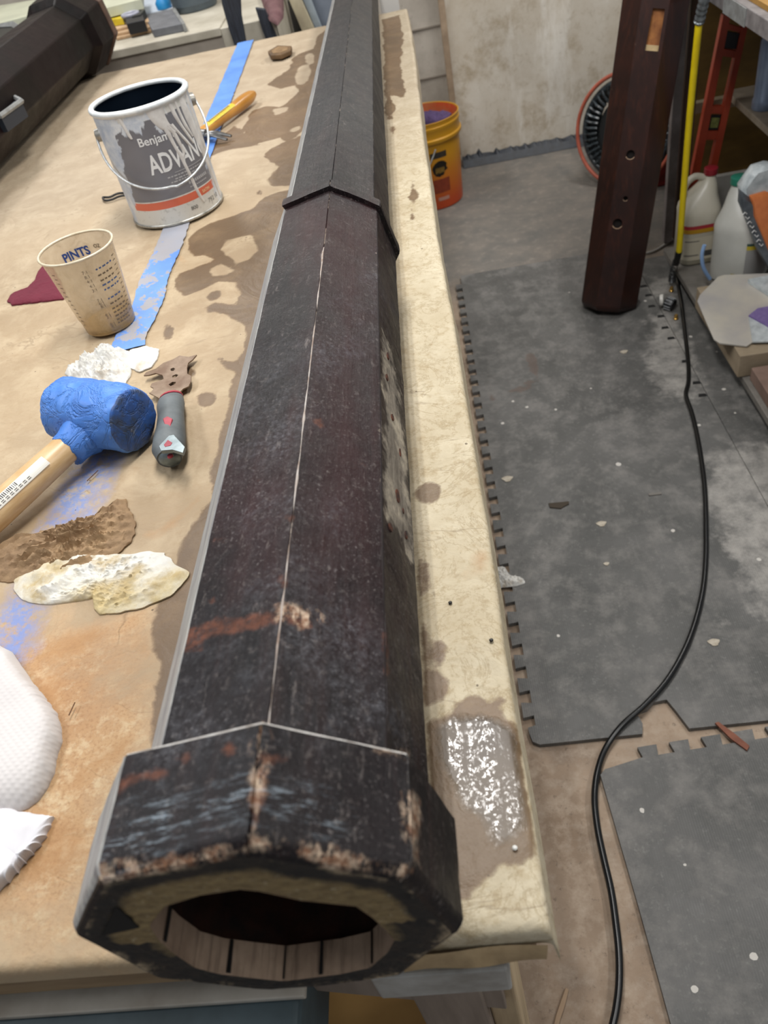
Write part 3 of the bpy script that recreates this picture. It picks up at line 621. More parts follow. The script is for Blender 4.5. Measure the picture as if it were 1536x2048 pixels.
# pale worn line along the ridge and lip of the cap
t = math.radians(77)+ROT; pts = []
for y in np.linspace(Y1, .78, 60):
    R = (RS1+TP1*y)*(1-.0175)-.0002; t = math.radians(77)+rotc(y); pts.append((pxc(y)+R*math.cos(t)+.0004*fbm(y, 0, 0, 40), y, PZ+R*math.sin(t)))
rad = [max(.0002, .0011+.0011*fbm(y, 2, 0, 18)) for y in np.linspace(Y1, .78, 60)]
obj('worn_ridge', MB().tube(pts, rad, 6), mat('bare_ridge', '#a6a09a', '#7e6a5c', sc=60, rough=.6), post)
lip = []
for vv in (122, 77, 32, -13):
    t = math.radians(vv)+ROT; lip.append((PX+RC*.982*math.cos(t), Y1, PZ+RC*.982*math.sin(t)))
lp = []
for i in range(3):
    for s in np.linspace(0, 1, 12, endpoint=False): lp.append(tuple(np.array(lip[i])*(1-s)+np.array(lip[i+1])*s))
obj('lip_edge', MB().tube(lp, .0009, 6), mat('bare_lip', '#cfcdc8', '#8a8178', sc=80, rough=.5), post)
# nail and screw holes on the raw patch of the side face
for px, py, a, b in ((795, 992, 5, 15), (776, 712, 3, 9), (774, 755, 3, 8), (785, 835, 3, 8), (800, 905, 2, 10), (781, 1055, 4, 9), (812, 1070, 3, 9), (806, 1022, 2, 6)):
    t1 = math.radians(32)+ROT; t2 = math.radians(-13)+ROT
    # intersect the sight line with the side face plane
    d = fw+rt*(px-768)/F-up*(py-1024)/F; nm = math.radians(9.5)+ROT; best = None
    for _ in range(6):
        yy = best[1] if best is not None else .6
        ap = (RS1+TP1*yy)*math.cos(PI/8)+.0003; nm = math.radians(9.5)+rotc(yy); nv = np.array([math.cos(nm), 0, math.sin(nm)]); p0 = np.array([pxc(yy), 0, PZ])+nv*ap
        best = CAM+d*((p0-CAM)@nv)/(d@nv)
    tang = np.array([-math.sin(nm), 0, math.cos(nm)]); s_ = (fw@(best-CAM))/F
    ring = [best+nv*.0006+tang*(math.cos(q)*a*s_*2.)+np.array([0, 1, 0])*(math.sin(q)*b*s_*1.2) for q in np.linspace(0, 2*PI, 12, endpoint=False)]
    mb = MB().loft([[tuple(p) for p in ring], [tuple(p-nv*.004) for p in ring]]); obj('nail_hole', mb, mat('hole_brown', '#231510', '#5a2c14', sc=200, rough=.9), post)

# ================================================================== second post, left rear of the bench
p2x, p2R = -.995, .106
post2 = thing('wooden_post', 'dark octagonal post lying at the left rear corner of the bench', 'post', (p2x, 2.0, H))
k = N('dark_mahogany'); v = k.vec((12, .8, 12)); g1 = k.noise(5, 7, .7, v); n2 = k.noise(22, 7, .7); n1 = k.noise(4)
c = k.mix(k.ramp(n1, .4, .6), '#0b0807', '#160b0c'); c = k.mix(k.ramp(g1, .5, .8, 0, .4), c, '#211513'); c = k.mix(k.ramp(n2, .66, .8, 0, .5), c, '#6a5b4e'); k.col(c); k.rough(k.ramp(n2, .3, .7, .35, .55)); k.b.inputs['Specular IOR Level'].default_value = .15; k.bump(g1, .2); MH = k.m
def octs(cxx, cyy, R, rot, y, lim=True): return [(cxx+R*math.cos(rot+i*PI/4), y, max(H+.001, cyy+R*math.sin(rot+i*PI/4))) for i in range(8)]
pz2 = H+p2R*math.cos(PI/8)+.012; r2 = PI/8+.12
mb = MB().loft([octs(p2x, pz2, p2R*.86, r2, 1.2), octs(p2x, pz2, p2R*.9, r2, 2.66)]); obj('shaft', mb, MH, post2, bev=.003)
mb = MB().loft([octs(p2x, pz2, p2R*.9, r2, 2.6), octs(p2x, pz2, p2R*1.08, r2, 2.63), octs(p2x, pz2, p2R*1.12, r2, 2.74), octs(p2x, pz2, p2R*1.08, r2, 2.765)], True, True); obj('base_cap', mb, MH, post2, bev=.003)
mb = MB().loft([octs(p2x, pz2, p2R*1.13, r2, 2.755), octs(p2x, pz2, p2R*1.16, r2, 2.762), octs(p2x, pz2, p2R*1.14, r2, 2.79)], True, True); o = obj('end_rim', mb, mat('rim_brown', '#6a5142', '#4c382e', sc=30, rough=.6, bump=.2), post2, bev=.002); o['label'] = 'brown bare wood rim'
# silver framed dark tray resting against the second post
fr = thing('framed_panel', 'dark square panel with a silver-grey frame at the left end of the rear', 'panel', (-1.42, 2.75, H))
a = [at(px, py, 2, H+.13) for px, py in ((-70, 60), (30, 52), (62, 78), (20, 112), (-70, 150))]
mb = MB().loft([[(p[0], p[1], H+.10) for p in a], [(p[0], p[1], H+.13) for p in a]]); obj('panel', mb, mat('panel_dark', '#23231f', rough=.5), fr)
obj('frame', MB().tube([(p[0], p[1], H+.132) for p in a], .012, 4, closed=True), mat('frame_silver', '#8f9190', '#747472', sc=40, rough=.45), fr)
fr2 = [at(px, py, 2, H+.125) for px, py in ((-60, 160), (0, 178), (42, 200), (0, 230), (-60, 240))]
o = thing('tool_tray', 'navy tray with a pale metal edge at the far left of the bench', 'tray', (fr2[0][0], fr2[0][1], H))
obj('tray', MB().loft([[(p[0], p[1], H+.09) for p in fr2], [(p[0], p[1], H+.12) for p in fr2]]), mat('tray_navy', '#20262f', rough=.5), o)
obj('rim', MB().tube([(p[0], p[1], H+.123) for p in fr2], .006, 6, closed=True), mat('frame_silver'), o)
#--APPEND--
# ================================================================== helpers for small things
def blob(poly, h, res=84, rings=40, fold=0., amp=.3, sc=60, ridge=(1, 0), ridge_amt=0., seed=0, z0=H, pw=3., edge=.002, lift=.0):
    """crumpled cloth or tissue inside an outline: thick heap with folds, closed underneath"""
    P = [np.array(p) for p in poly]; c = sum(P)/len(P); mb = MB(); rr = []
    dx, dy = ridge; L = math.hypot(dx, dy); dx /= L; dy /= L
    for k_ in range(rings+1):
        s = k_/rings
        for j in range(res*2):
            a = 2*PI*j/(res*2); r = ray_poly([(p[0], p[1]) for p in P], a, (c[0], c[1]))*s
            r *= 1+.05*fbm(math.cos(a)*2, math.sin(a)*2, seed, 2.2)*s
            x = c[0]+r*math.cos(a); y = c[1]+r*math.sin(a)
            u = x*dx+y*dy; v = -x*dy+y*dx
            uu_ = u*(1-ridge_amt*.85); vv_ = v*(1+ridge_amt); wx = .35*fbm(uu_, vv_, seed+2, sc*.5, 2); wy = .35*fbm(uu_, vv_, seed+5, sc*.5, 2); tot = 0.; ws = 0.
            for di, (an, fr, wt) in enumerate(((.3, .8, 1.), (1.35, 1., .9), (2.3, 1.25, .8), (.9, 1.9, .5), (2.8, 2.3, .45), (1.8, 3.1, .3), (.1, 3.7, .25))):
                tq = (uu_*math.cos(an+seed)+vv_*math.sin(an+seed))*sc*fr*.5+wx*1.6*math.sin(di*2.1)+wy*1.6*math.cos(di*1.7)+di*.37+seed*.13
                tot += wt*(abs(2*(tq-math.floor(tq+.5)))); ws += wt
            rd = min(1., max(0., (tot/ws-.5)*2.1+.5))
            if fold:
                fq = v*fold*.5+.9*fbm(u*14, v*5, seed+7, 1., 3)+.35*fbm(u*60, v*40, seed+8, 1., 2); f2 = v*fold*1.3*.5+1.1*fbm(u*18, v*8, seed+17, 1., 3)
                rd = .25*rd+.5*(1-abs(math.sin(PI*fq))**.8)+.25*(1-abs(math.sin(PI*f2)))
            q2 = abs(fbm(uu_, vv_, seed+9, sc*2.7, 3))
            prof = (1-s**pw)
            z = z0+edge+lift*s*(.5+.5*math.sin(a*3+seed))+h*prof*(1-amp+amp*rd)*(.75+.35*fbm(x, y, seed+4, sc*.35, 2))+h*.22*(q2-.3)*(1-s**6)
            mb.v.append((x, y, max(z, z0+.0012)))
    n = res*2
    mb.f = [(i*n+j, i*n+(j+1) % n, (i+1)*n+(j+1) % n, (i+1)*n+j) for i in range(rings) for j in range(n)]
    o = len(mb.v); mb.v += [(mb.v[rings*n+j][0], mb.v[rings*n+j][1], z0+.0004) for j in range(n)]
    mb.f += [(rings*n+j, rings*n+(j+1) % n, o+(j+1) % n, o+j) for j in range(n)]
    return mb
def px_poly(pl, dz=0.): return [tb(*p, dz) for p in pl]
def wrapv(v, c, rf, a0, z0, dr=0.):
    """flat (s,t) lettering onto a round body"""
    out = []
    for x, y, z in v:
        zz = z0+y; r = rf(zz)+dr; a = a0+x/r; out.append((c[0]+r*math.cos(a), c[1]+r*math.sin(a), c[2]+zz))
    return out
def wrap_patch(mb, c, rf, a0, a1, z0, z1, dr, n=14, m=3):
    vs = [(c[0]+(rf(z)+dr)*math.cos(a), c[1]+(rf(z)+dr)*math.sin(a), c[2]+z) for z in np.linspace(z0, z1, m) for a in np.linspace(a0, a1, n)]
    return mb.add(vs, [(i*n+j, i*n+j+1, (i+1)*n+j+1, (i+1)*n+j) for i in range(m-1) for j in range(n-1)])
def words(par, name, s, size, c, rf, a0, z0, m, dr=.0004, bold=0., sx=1.):
    v, f = text_geo(s, size, bold); v = [(x*sx, y, z) for x, y, z in v]
    mb = MB(); mb.add(wrapv(v, c, rf, a0, z0, dr), f); return obj(name, mb, m, par)
def rad(d): return math.radians(d)

# ================================================================== paint can
cc_ = (-.4586, 1.4386, H+.0045); CR = .0825; ca = math.atan2(-cc_[1], -cc_[0])   # direction from can to the viewer's side
can = thing('paint_can', 'open gallon paint can with grey label, orange band and white drips on the bench', 'paint can', cc_)
k = N('can_side'); n2 = k.noise(38, 8, .7); n3 = k.noise(120, 4, .6); nw = k.noise(30, 6, .6, k.vec((1, 1, .6)), dist=.8)
hN = k.attr('h'); lab = k.mth('GREATER_THAN', k.attr('lab'), 0.)
c = k.mix(k.ramp(n3, .55, .75, 0, .6), '#cfcdc6', '#8f8b84')
g = k.mix(k.ramp(k.noise(8, 3), .35, .65), '#6d6c70', '#79787c'); c = k.mix(lab, c, g)
c = k.mix(k.mth('GREATER_THAN', k.attr('band'), 0.), c, '#d06a50')
sm = k.ramp(k.mth('ADD', k.attr('smear'), k.mth('MULTIPLY', k.mth('SUBTRACT', nw, .5), .09)), -.001, .003, 0, .92)
c = k.mix(sm, c, k.mix(k.ramp(n2, .35, .65), '#a9b4c4', '#dadcdc')); k.col(c); k.rough(.4); k.bump(n2, .15)
mb = MB(); nA, nZ = 160, 60; zz_ = np.linspace(0, .186, nZ); H_, LB, BD, SM = [], [], [], []
smear = [[(-.14, .19), (-.14, .0), (-.105, .0), (-.098, .03), (-.082, .07), (-.074, .1), (-.066, .13), (-.06, .152), (-.04, .15), (-.02, .162), (.0, .162), (.012, .155), (.03, .158), (.035, .175), (.04, .19)], [(.085, .19), (.078, .1), (.092, .0), (.14, 0), (.14, .19)]]
SX, SZ = [], []
for z in zz_:
    for j in range(nA):
        a = ca-PI+2*PI*j/nA; s = (j/nA*2-1)*PI*CR; mb.v.append((cc_[0]+CR*math.cos(a), cc_[1]+CR*math.sin(a), cc_[2]+z)); SX.append(s); SZ.append(z)
SX = np.array(SX); SZ = np.array(SZ)
mb.f = [(i*nA+j, i*nA+(j+1) % nA, (i+1)*nA+(j+1) % nA, (i+1)*nA+j) for i in range(nZ-1) for j in range(nA)]
lab = sdf(SX, SZ, [(-.13, .046), (.088, .046), (.088, .172), (-.13, .172)]); band = sdf(SX, SZ, [(-.085, .031), (.088, .031), (.088, .044), (-.085, .044)])
can_body = obj('can_body', mb, k.m, can, attrs={'h': SZ, 'lab': lab, 'band': band, 'smear': sdfs(SX, SZ, smear)}, smooth=1.)
mb = MB().lathe([(.0825, 0), (.084, 0), (.085, .002), (.084, .004), (.0825, .005)], cc_, 64); obj('base_ring', mb, mat('tin', '#b9b7b0', '#8b877e', sc=60, rough=.35, metal=.6), can, smooth=1.)
rings = []
for r, z in ((.0825, .183), (.0855, .186), (.0862, .190), (.084, .193), (.080, .1935), (.0768, .1922), (.0762, .1895), (.0775, .187)): rings.append([(cc_[0]+r*math.cos(2*PI*j/96), cc_[1]+r*math.sin(2*PI*j/96), cc_[2]+z) for j in range(96)])
o = obj('rim', MB().loft(rings, False, False), mat('white_painted_rim', '#e2e4e2', '#c4cacc', sc=50, rough=.3), can, smooth=1.); o['label'] = 'rim coated in white paint'
mb = MB().lathe([(.0815, .168), (.0812, .10), (.08, .092)], cc_, 64); me_in = MB(); me_in.loft([[(cc_[0]+r*math.cos(2*PI*j/64), cc_[1]+r*math.sin(2*PI*j/64), cc_[2]+z) for j in range(64)] for r, z in ((.0776, .1885), (.0805, .183), (.0812, .1))], False, False)
obj('inner_wall', me_in, mat('navy_inside', '#0a121c', '#131d29', sc=12, rough=.3), can, smooth=1.)
mb = MB().lathe([(.0001, .105), (.0812, .105)], cc_, 64); obj('paint', MB().lathe([(.0812, .1), (.0812, .105)], cc_, 64), mat('navy_paint', '#0d1824', rough=.06), can)
rf = lambda z: CR
WH = mat('white_print', '#dcdcda', rough=.5); DP = mat('white_paint_drip', '#d8d5d0', '#c3bfba', sc=60, rough=.35)
words(can_body, 'lettering', 'Benjamin', .0185, cc_, rf, ca-rad(19), .136, WH, bold=.0003)
words(can_body, 'lettering', 'ADVANCE', .043, cc_, rf, ca-rad(16), .090, WH, bold=.0009, sx=.66)
mb = MB(); wrap_patch(mb, cc_, rf, ca+rad(10), ca+rad(52), .0835, .0845, .0004)
for i, (a, b, z) in enumerate(((0, 46, .078), (8, 50, .073), (2, 30, .069))):
    q = a
    while q < b:
        w_ = random.uniform(2, 5); wrap_patch(mb, cc_, rf, ca+rad(q), ca+rad(q+w_), z, z+.0022, .0004, 4, 2); q += w_+1.2
for a, b, z, h_ in ((22, 50, .058, .005), (22, 48, .052, .002)):
    q = a
    while q < b: wrap_patch(mb, cc_, rf, ca+rad(q), ca+rad(q+2.2), z, z+h_, .0004, 3, 2); q += 3.1
obj('small_print', mb, mat('pale_print', '#a9a8a8', rough=.5), can_body)
words(can_body, 'lettering', 'SATIN', .007, cc_, rf, ca+rad(36), .0345, mat('gold_print', '#e3b58a', rough=.5), bold=.0003)
words(can_body, 'lettering', '792 10', .011, cc_, rf, ca+rad(40), .014, mat('grey_ink', '#77736c', rough=.6), dr=.0005)
words(can_body, 'lettering', '800', .009, cc_, rf, ca+rad(14), .016, mat('dark_ink', '#4c4a46', rough=.6), dr=.0005)
def drip(path, wid, m=DP, par=can_body, name='paint_drip', c=cc_, R=CR):
    P = smooth_path([(a, z, w_) for (a, z), w_ in zip(path, wid)], 8); mb = MB(); rings = []
    for a, z, w_ in P:
        aa_ = ca+rad(a); ring = []
        for t in np.linspace(0, PI, 7): ring.append((c[0]+(R-.0002+math.sin(t)*min(.0016, w_*.6))*math.cos(aa_+math.cos(t)*w_/R), c[1]+(R-.0002+math.sin(t)*min(.0016, w_*.6))*math.sin(aa_+math.cos(t)*w_/R), c[2]+z))
        rings.append(ring)
    n_ = 7; vs = [p for r in rings for p in r]; mb.add(vs, [(i*n_+j, i*n_+j+1, (i+1)*n_+j+1, (i+1)*n_+j) for i in range(len(rings)-1) for j in range(n_-1)]); return obj(name, mb, m, par, smooth=1.)
drip([(-29, .184), (-27, .168), (-25, .155), (-24, .15)], [.0035, .003, .003, .002])
drip([(12, .184), (13, .17), (17, .155), (22, .148), (26, .142)], [.016, .013, .010, .007, .004])
drip([(17, .158), (18, .145), (21, .12), (24, .105), (25, .09), (27, .07), (29, .045), (31, .03), (33, .02)], [.006, .004, .003, .004, .003, .003, .003, .003, .002])
drip([(20, .156), (25, .14), (28, .12), (29, .108), (26, .1)], [.006, .004, .003, .003, .002])
drip([(24, .155), (31, .138), (38, .12), (43, .105)], [.005, .003, .003, .0015])
drip([(32, .184), (34, .165), (38, .145), (44, .125), (48, .112)], [.004, .004, .003, .003, .002])
drip([(40, .184), (42, .16), (45, .14), (50, .122)], [.003, .003, .0035, .002])
drip([(52, .184), (54, .16), (57, .13), (61, .10), (64, .07), (67, .04), (70, .01)], [.008, .010, .009, .008, .006, .005, .004])
drip([(66, .184), (68, .15), (70, .11), (74, .07)], [.005, .006, .006, .004])
pts = []
for i in range(41):
    t = PI*i/40; a = ca-rad(94)+rad(190)*i/40; r = .0865+.0145*math.sin(t)**.7*(1 if i > 20 else .35)+.003; z = .150-.082*math.sin(t)**.8+(.012 if i > 20 else 0)*(i-20)/20
    pts.append((cc_[0]+r*math.cos(a), cc_[1]+r*math.sin(a), cc_[2]+z))
o = obj('bail_handle', MB().tube(pts, .0021, 8), mat('handle_wire', '#d0d2d0', '#a5a8aa', sc=80, rough=.3, metal=.3), can, smooth=1.)
for e in (pts[0], pts[-1]):
    obj('handle_ear', MB().tube([(cc_[0]+(e[0]-cc_[0])*f_, cc_[1]+(e[1]-cc_[1])*f_, e[2]) for f_ in (.9, 1.0, 1.02)], [.011, .010, .004], 16), mat('tin'), can, smooth=1.)

# ================================================================== measuring cup
mc = (-.4865, 1.032, H+.0045); rb, rtop, hc = .0372, .0505, .118
cup = thing('measuring_cup', 'clear plastic measuring cup, cloudy inside, standing on the brown paper', 'cup', mc)
k = N('cloudy_plastic'); n2 = k.noise(30, 7, .7, dist=1.5); k.col(k.mix(k.ramp(k.attr('h'), 0, .05), k.mix(n2, '#8d7048', '#a58759'), k.mix(k.ramp(n2, .4, .6), '#c9b595', '#b9a483')))
k.b.inputs['Transmission Weight'].default_value = .0; k.rough(.22)
al = k.n('ShaderNodeMapRange'); al.inputs[1].default_value = 0; al.inputs[2].default_value = .035; al.inputs[3].default_value = .93; al.inputs[4].default_value = .52; k.l(k.attr('h'), al.inputs[0])
k.l(k.mth('ADD', al.outputs[0], k.ramp(n2, .55, .62, 0, .15)), k.b.inputs['Alpha'])
rc = lambda z: rb+(rtop-rb)*z/hc
rings = []; prof = [(rb-.004, 0), (rb-.001, .001)]+[(rc(z)-(.0012 if z < .02 else 0), z) for z in np.linspace(.004, hc, 30)]
mb = MB(); n_ = 64
for r, z in prof: mb.v += [(mc[0]+r*math.cos(2*PI*j/n_), mc[1]+r*math.sin(2*PI*j/n_), mc[2]+z) for j in range(n_)]
m_ = len(prof); mb.f = [(i*n_+j, i*n_+(j+1) % n_, (i+1)*n_+(j+1) % n_, (i+1)*n_+j) for i in range(m_-1) for j in range(n_)]+[tuple(range(n_-1, -1, -1))]
cup_wall = obj('cup_wall', mb, k.m, cup, smooth=1., attrs={'h': [v[2]-mc[2] for v in mb.v]})
obj('rolled_rim', MB().tube([(mc[0]+(rtop+.001)*math.cos(2*PI*j/64), mc[1]+(rtop+.001)*math.sin(2*PI*j/64), mc[2]+hc) for j in range(64)], .0018, 8, closed=True), mat('rim_plastic', '#d9cdb6', '#c3b498', sc=60, rough=.25), cup, smooth=1.)
obj('residue', MB().lathe([(rb-.003, .001), (rb-.0005, .004), (rb-.0006, .009)], mc, 40), mat('brown_residue', '#80643c', '#95784a', sc=50, rough=.2), cup)
ink = mat('scale_ink', '#6c5c4a', rough=.6); inkb = mat('blue_ink', '#4a5f8c', rough=.6); cup_a = math.atan2(-mc[1], -mc[0])
for i, z in enumerate((.098, .091, .084, .077, .07, .054, .049, .044, .03, .026, .014, .010)):
    words(cup_wall, 'scale_mark', random.choice(['8:1', '7:1', '6:1', '5:1', '4:1', '3:1']), .0065, mc, rc, cup_a-rad(8-i*.5), z, ink)
for i, z in enumerate((.097, .088, .080, .073, .066, .052, .044, .036, .030, .024, .018, .013)):
    mb = MB(); q = 14
    while q < 46:
        w_ = random.uniform(3, 8); wrap_patch(mb, mc, rc, cup_a+rad(q), cup_a+rad(q+w_), z, z+.0022, .0005, 4, 2); q += w_+2.5
    obj('scale_line', mb, inkb if i in (0, 3, 4, 5) else ink, cup_wall)
mb = MB()
for z in np.arange(.02, .105, .0068): wrap_patch(mb, mc, rc, cup_a-rad(62), cup_a-rad(55), z, z+.0012, .0005, 4, 2); wrap_patch(mb, mc, rc, cup_a+rad(52), cup_a+rad(60), z, z+.0012, .0005, 4, 2)
obj('tick_marks', mb, ink, cup_wall)
v, f = text_geo('PINTS', .017, .0006); v = [(-x*.9, y, z) for x, y, z in v]
mb = MB(); mb.add(wrapv(v, mc, rc, cup_a+PI+rad(28), .088, -.001), f); o = obj('lettering', mb, mat('blue_ink_dark', '#2c4480', rough=.5), cup_wall)
v, f = text_geo('OZ', .007, .0002); v = [(-x, y, z) for x, y, z in v]; mb = MB(); mb.add(wrapv(v, mc, rc, cup_a+PI-rad(30), .095, -.001), f); obj('lettering', mb, ink, cup_wall)

# ================================================================== mallet
hp, hq = Vector((-.4635, .7665, H+.041)), Vector((-.3625, .7165, H+.041)); ax = (hq-hp).normalized(); mall = thing('mallet', 'mallet with its head wrapped in blue tape and a pale wooden handle', 'mallet', (-.41, .742, H))
k = N('blue_tape_wrap'); n2 = k.noise(40, 6, .7); n3 = k.noise(14, 5, .6); c = k.mix(k.ramp(n3, .35, .65), '#3f74c4', '#5488d3')
fce = k.ramp(k.attr('face'), .4, .6); c = k.mix(fce, c, k.mix(k.ramp(n2, .4, .62), '#2f5da8', '#3a4a66')); c = k.mix(k.ramp(k.noise(20, 6, .75), .63, .7, 0, .55), c, '#9a9796')
k.col(c); k.rough(.5); rg_ = k.mth('ABSOLUTE', k.mth('SUBTRACT', k.noise(24, 5, .6, dist=1.5), .5)); k.bump(k.mth('ADD', k.ramp(rg_, 0, .06, 0, 1), k.mth('MULTIPLY', k.noise(90, 5), .4)), .55, .003)
pts = []; R_ = .0365; side = ax.cross(Vector((0, 0, 1))).normalized(); upv = side.cross(ax); L = (hq-hp).length; rings = []; fa = []
prof = [(-.002, .2), (-.0018, .6), (0, .84), (.003, .96)]+[(t*L, 1.0) for t in np.linspace(.06, .94, 24)]+[(L-.003, .985), (L, .93), (L+.0008, .9), (L+.001, .55), (L+.0008, .15)]
for s_, f_ in prof:
    ring = []
    for j in range(56):
        t = 2*PI*j/56; cr_ = abs(fbm(s_*9, math.cos(t)*.5, math.sin(t)*.5, 3.3, 5))
        r = R_*f_*(1+.10*cr_*(f_ > .8)-.02); bulge = 1+.07*math.sin(PI*min(1, max(0, s_/L)))
        p = hp+ax*s_+(side*math.cos(t)+upv*math.sin(t))*r*bulge; ring.append(tuple(p)); fa.append(1. if s_ >= L-.001 and f_ < .95 else 0.)
    rings.append(ring)
mb = MB().loft(rings); o = obj('head', mb, k.m, mall, smooth=1., attrs={'face': fa})
hd = Vector((-.0865, -.128, -.022)); h0 = Vector((-.410, .739, H+.038)); L2 = .36
# tape collar round the neck
rings = []
for s_, r in ((.02, .026), (.032, .0245), (.04, .022), (.048, .0205), (.056, .0195), (.0575, .0165)):
    d_ = hd.normalized(); sd = d_.cross(Vector((0, 0, 1))).normalized(); uu = sd.cross(d_)
    rings.append([tuple(h0+d_*s_+(sd*math.cos(t)+uu*math.sin(t))*r*(1+.12*abs(fbm(math.cos(t), math.sin(t), s_*40, 2))) + d_*.004*fbm(math.cos(t), math.sin(t), 5, 2)*(s_ > .05)) for t in [2*PI*j/36 for j in range(36)]])
obj('tape_collar', MB().loft(rings), k.m, mall, smooth=1., attrs={'face': [0.]*6*36})
hd2 = Vector((-.0865, -.128, -.012)).normalized(); pts = [h0+hd2*s_ for s_ in np.linspace(.02, L2, 26)]; rr_ = [.0155+.0022*math.sin(PI*(i/25)*1.1) for i in range(26)]
for p in pts: p.z = max(p.z, H+.0185)
mh_ = obj('handle', MB().tube(pts, rr_, 24), mat('ash_handle', '#d3b58a', '#c29f70', sc=10, rough=.35, scale=(3, 3, 20), bump=.05), mall, smooth=1.)
# label on the handle
s0 = pts[6]; d_ = hd2; sd = d_.cross(Vector((0, 0, 1))).normalized(); uu = sd.cross(d_); mb = MB(); a_c = rad(100)
def on_h(s_, a, dr=.0006):
    p = h0+d_*s_; p.z = max(p.z, H+.0185); return tuple(p+(sd*math.cos(a)+uu*math.sin(a))*(.0178+dr))
vs = [on_h(s_, a) for s_ in np.linspace(.085, .24, 20) for a in np.linspace(rad(108), rad(146), 7)]
mb.add(vs, [(i*7+j, i*7+j+1, (i+1)*7+j+1, (i+1)*7+j) for i in range(19) for j in range(6)]); lb = obj('handle_label', mb, mat('label_white', '#dcd9d0', rough=.5), mh_)
mb = MB()
for s_ in np.arange(.125, .165, .0022):
    w_ = random.choice((.0006, .0011)); mb.add([on_h(s_, rad(112), .0009), on_h(s_+w_, rad(112), .0009), on_h(s_+w_, rad(126), .0009), on_h(s_, rad(126), .0009)], [(0, 1, 2, 3)])
for a in (131, 137): 
    for s_ in np.arange(.11, .23, .006): mb.add([on_h(s_, rad(a), .0009), on_h(s_+.004, rad(a), .0009), on_h(s_+.004, rad(a+2), .0009), on_h(s_, rad(a+2), .0009)], [(0, 1, 2, 3)])
obj('barcode', mb, mat('label_ink', '#3c3a38', rough=.6), mh_)

# ================================================================== scraper (painter's multi-tool)
def zc(x, y, s=500/1536, oy=400): return (x*s, oy+y*s)
out = [(1210, 955), (1185, 985), (1158, 1005), (1150, 1035), (1152, 1072), (1176, 1085), (1174, 1120), (1160, 1150), (1125, 1165), (1104, 1190), (1100, 1222), (985, 1225), (940, 1200), (918, 1190), (935, 1182), (945, 1160), (925, 1150), (935, 1130), (975, 1118), (1008, 1105), (1000, 1080), (960, 1068), (915, 1080), (885, 1082), (900, 1062), (960, 1040), (1005, 1005), (1060, 985), (1105, 960), (1160, 968)]
hl = [[(1050, 1042), (1068, 1035), (1078, 1042), (1068, 1055), (1052, 1055)], [(1060, 1085), (1085, 1075), (1098, 1080), (1085, 1092), (1062, 1098)], [(1038, 1138), (1060, 1122), (1082, 1122), (1080, 1135), (1050, 1148)]]
sp_ = thing('putty_scraper', 'rusty multi-tool scraper with three holes and a grey rubber handle beside the mallet', 'scraper', (*tb(345, 800), H))
mb = sheet_holes([tb(*zc(*p), .008) for p in out], [[tb(*zc(*p), .008) for p in h_] for h_ in hl], H+.0075, H+.0092)
obj('blade', mb, mat('rusty_steel', '#8a7764', '#6b5340', sc=45, rough=.5, metal=.35, bump=.2), sp_)
sec = [((341, 798), .0155, .010), ((342, 812), .0168, .0125), ((343, 835), .0155, .013), ((343, 860), .0165, .014), ((342, 885), .0185, .0155), ((340, 905), .0185, .0155), ((339, 918), .0135, .012)]
def hsec(i, f_=1., dz=0.):
    (p, hw, hh) = sec[i]; x, y = tb(*p, .016); j = min(i+1, 6); i0 = max(i-1, 0); a = np.array(tb(*sec[j][0], .016))-np.array(tb(*sec[i0][0], .016)); a = a/np.linalg.norm(a); nn = (-a[1], a[0])
    return [(x+nn[0]*hw*math.cos(t)*f_, y+nn[1]*hw*math.cos(t)*f_, H+.0045+hh+hh*math.sin(t)*f_+dz) for t in [2*PI*q/28 for q in range(28)]]
mb = MB().loft([hsec(i) for i in range(7)]); sh_ = obj('handle', mb, mat('grey_rubber', '#4d5254', '#63696b', sc=30, rough=.55, bump=.25), sp_, smooth=1.)
def on_handle(pl, z, name, m, th=.002):
    P = [at(px, py, 2, z) for px, py in pl]; mb = MB().loft([[(p[0], p[1], z-th) for p in P], [(p[0], p[1], z+.0006) for p in P]]); return obj(name, mb, m, sh_, bev=.0004)
RD = mat('red_grip', '#b03a4a', '#8f2c3b', sc=40, rough=.45)
on_handle([(326, 838), (335, 833), (345, 838), (341, 852), (342, 868), (334, 872), (332, 856)], H+.0335, 'grip_inlay', RD, .006)
on_handle([(318, 893), (338, 872), (348, 870), (370, 894), (366, 906), (345, 900), (322, 902)], H+.0368, 'metal_trim', mat('zinc_trim', '#8f9b9e', '#6f7a7e', sc=40, rough=.35, metal=.6), .004)
on_handle([(328, 890), (336, 880), (345, 886), (341, 892), (330, 894)], H+.0372, 'hang_window', RD, .002)
obj('steel_cap', MB().loft([hsec(5, .98, -.0005), hsec(6, .9, -.0005), [(x, y-.004, z) for x, y, z in hsec(6, .45)]]), mat('zinc_trim'), sp_, smooth=1.)
q = tb(340, 911, .028); obj('rivet', MB().lathe([(.0035, 0), (.003, .002)], (q[0], q[1], H+.0265), 12), RD, sp_)
obj('ferrule', MB().tube([(*tb(342, 793, .012), H+.011), (*tb(342, 798, .012), H+.012)], [.0145, .0155], 16, flat=.6), RD, sp_)

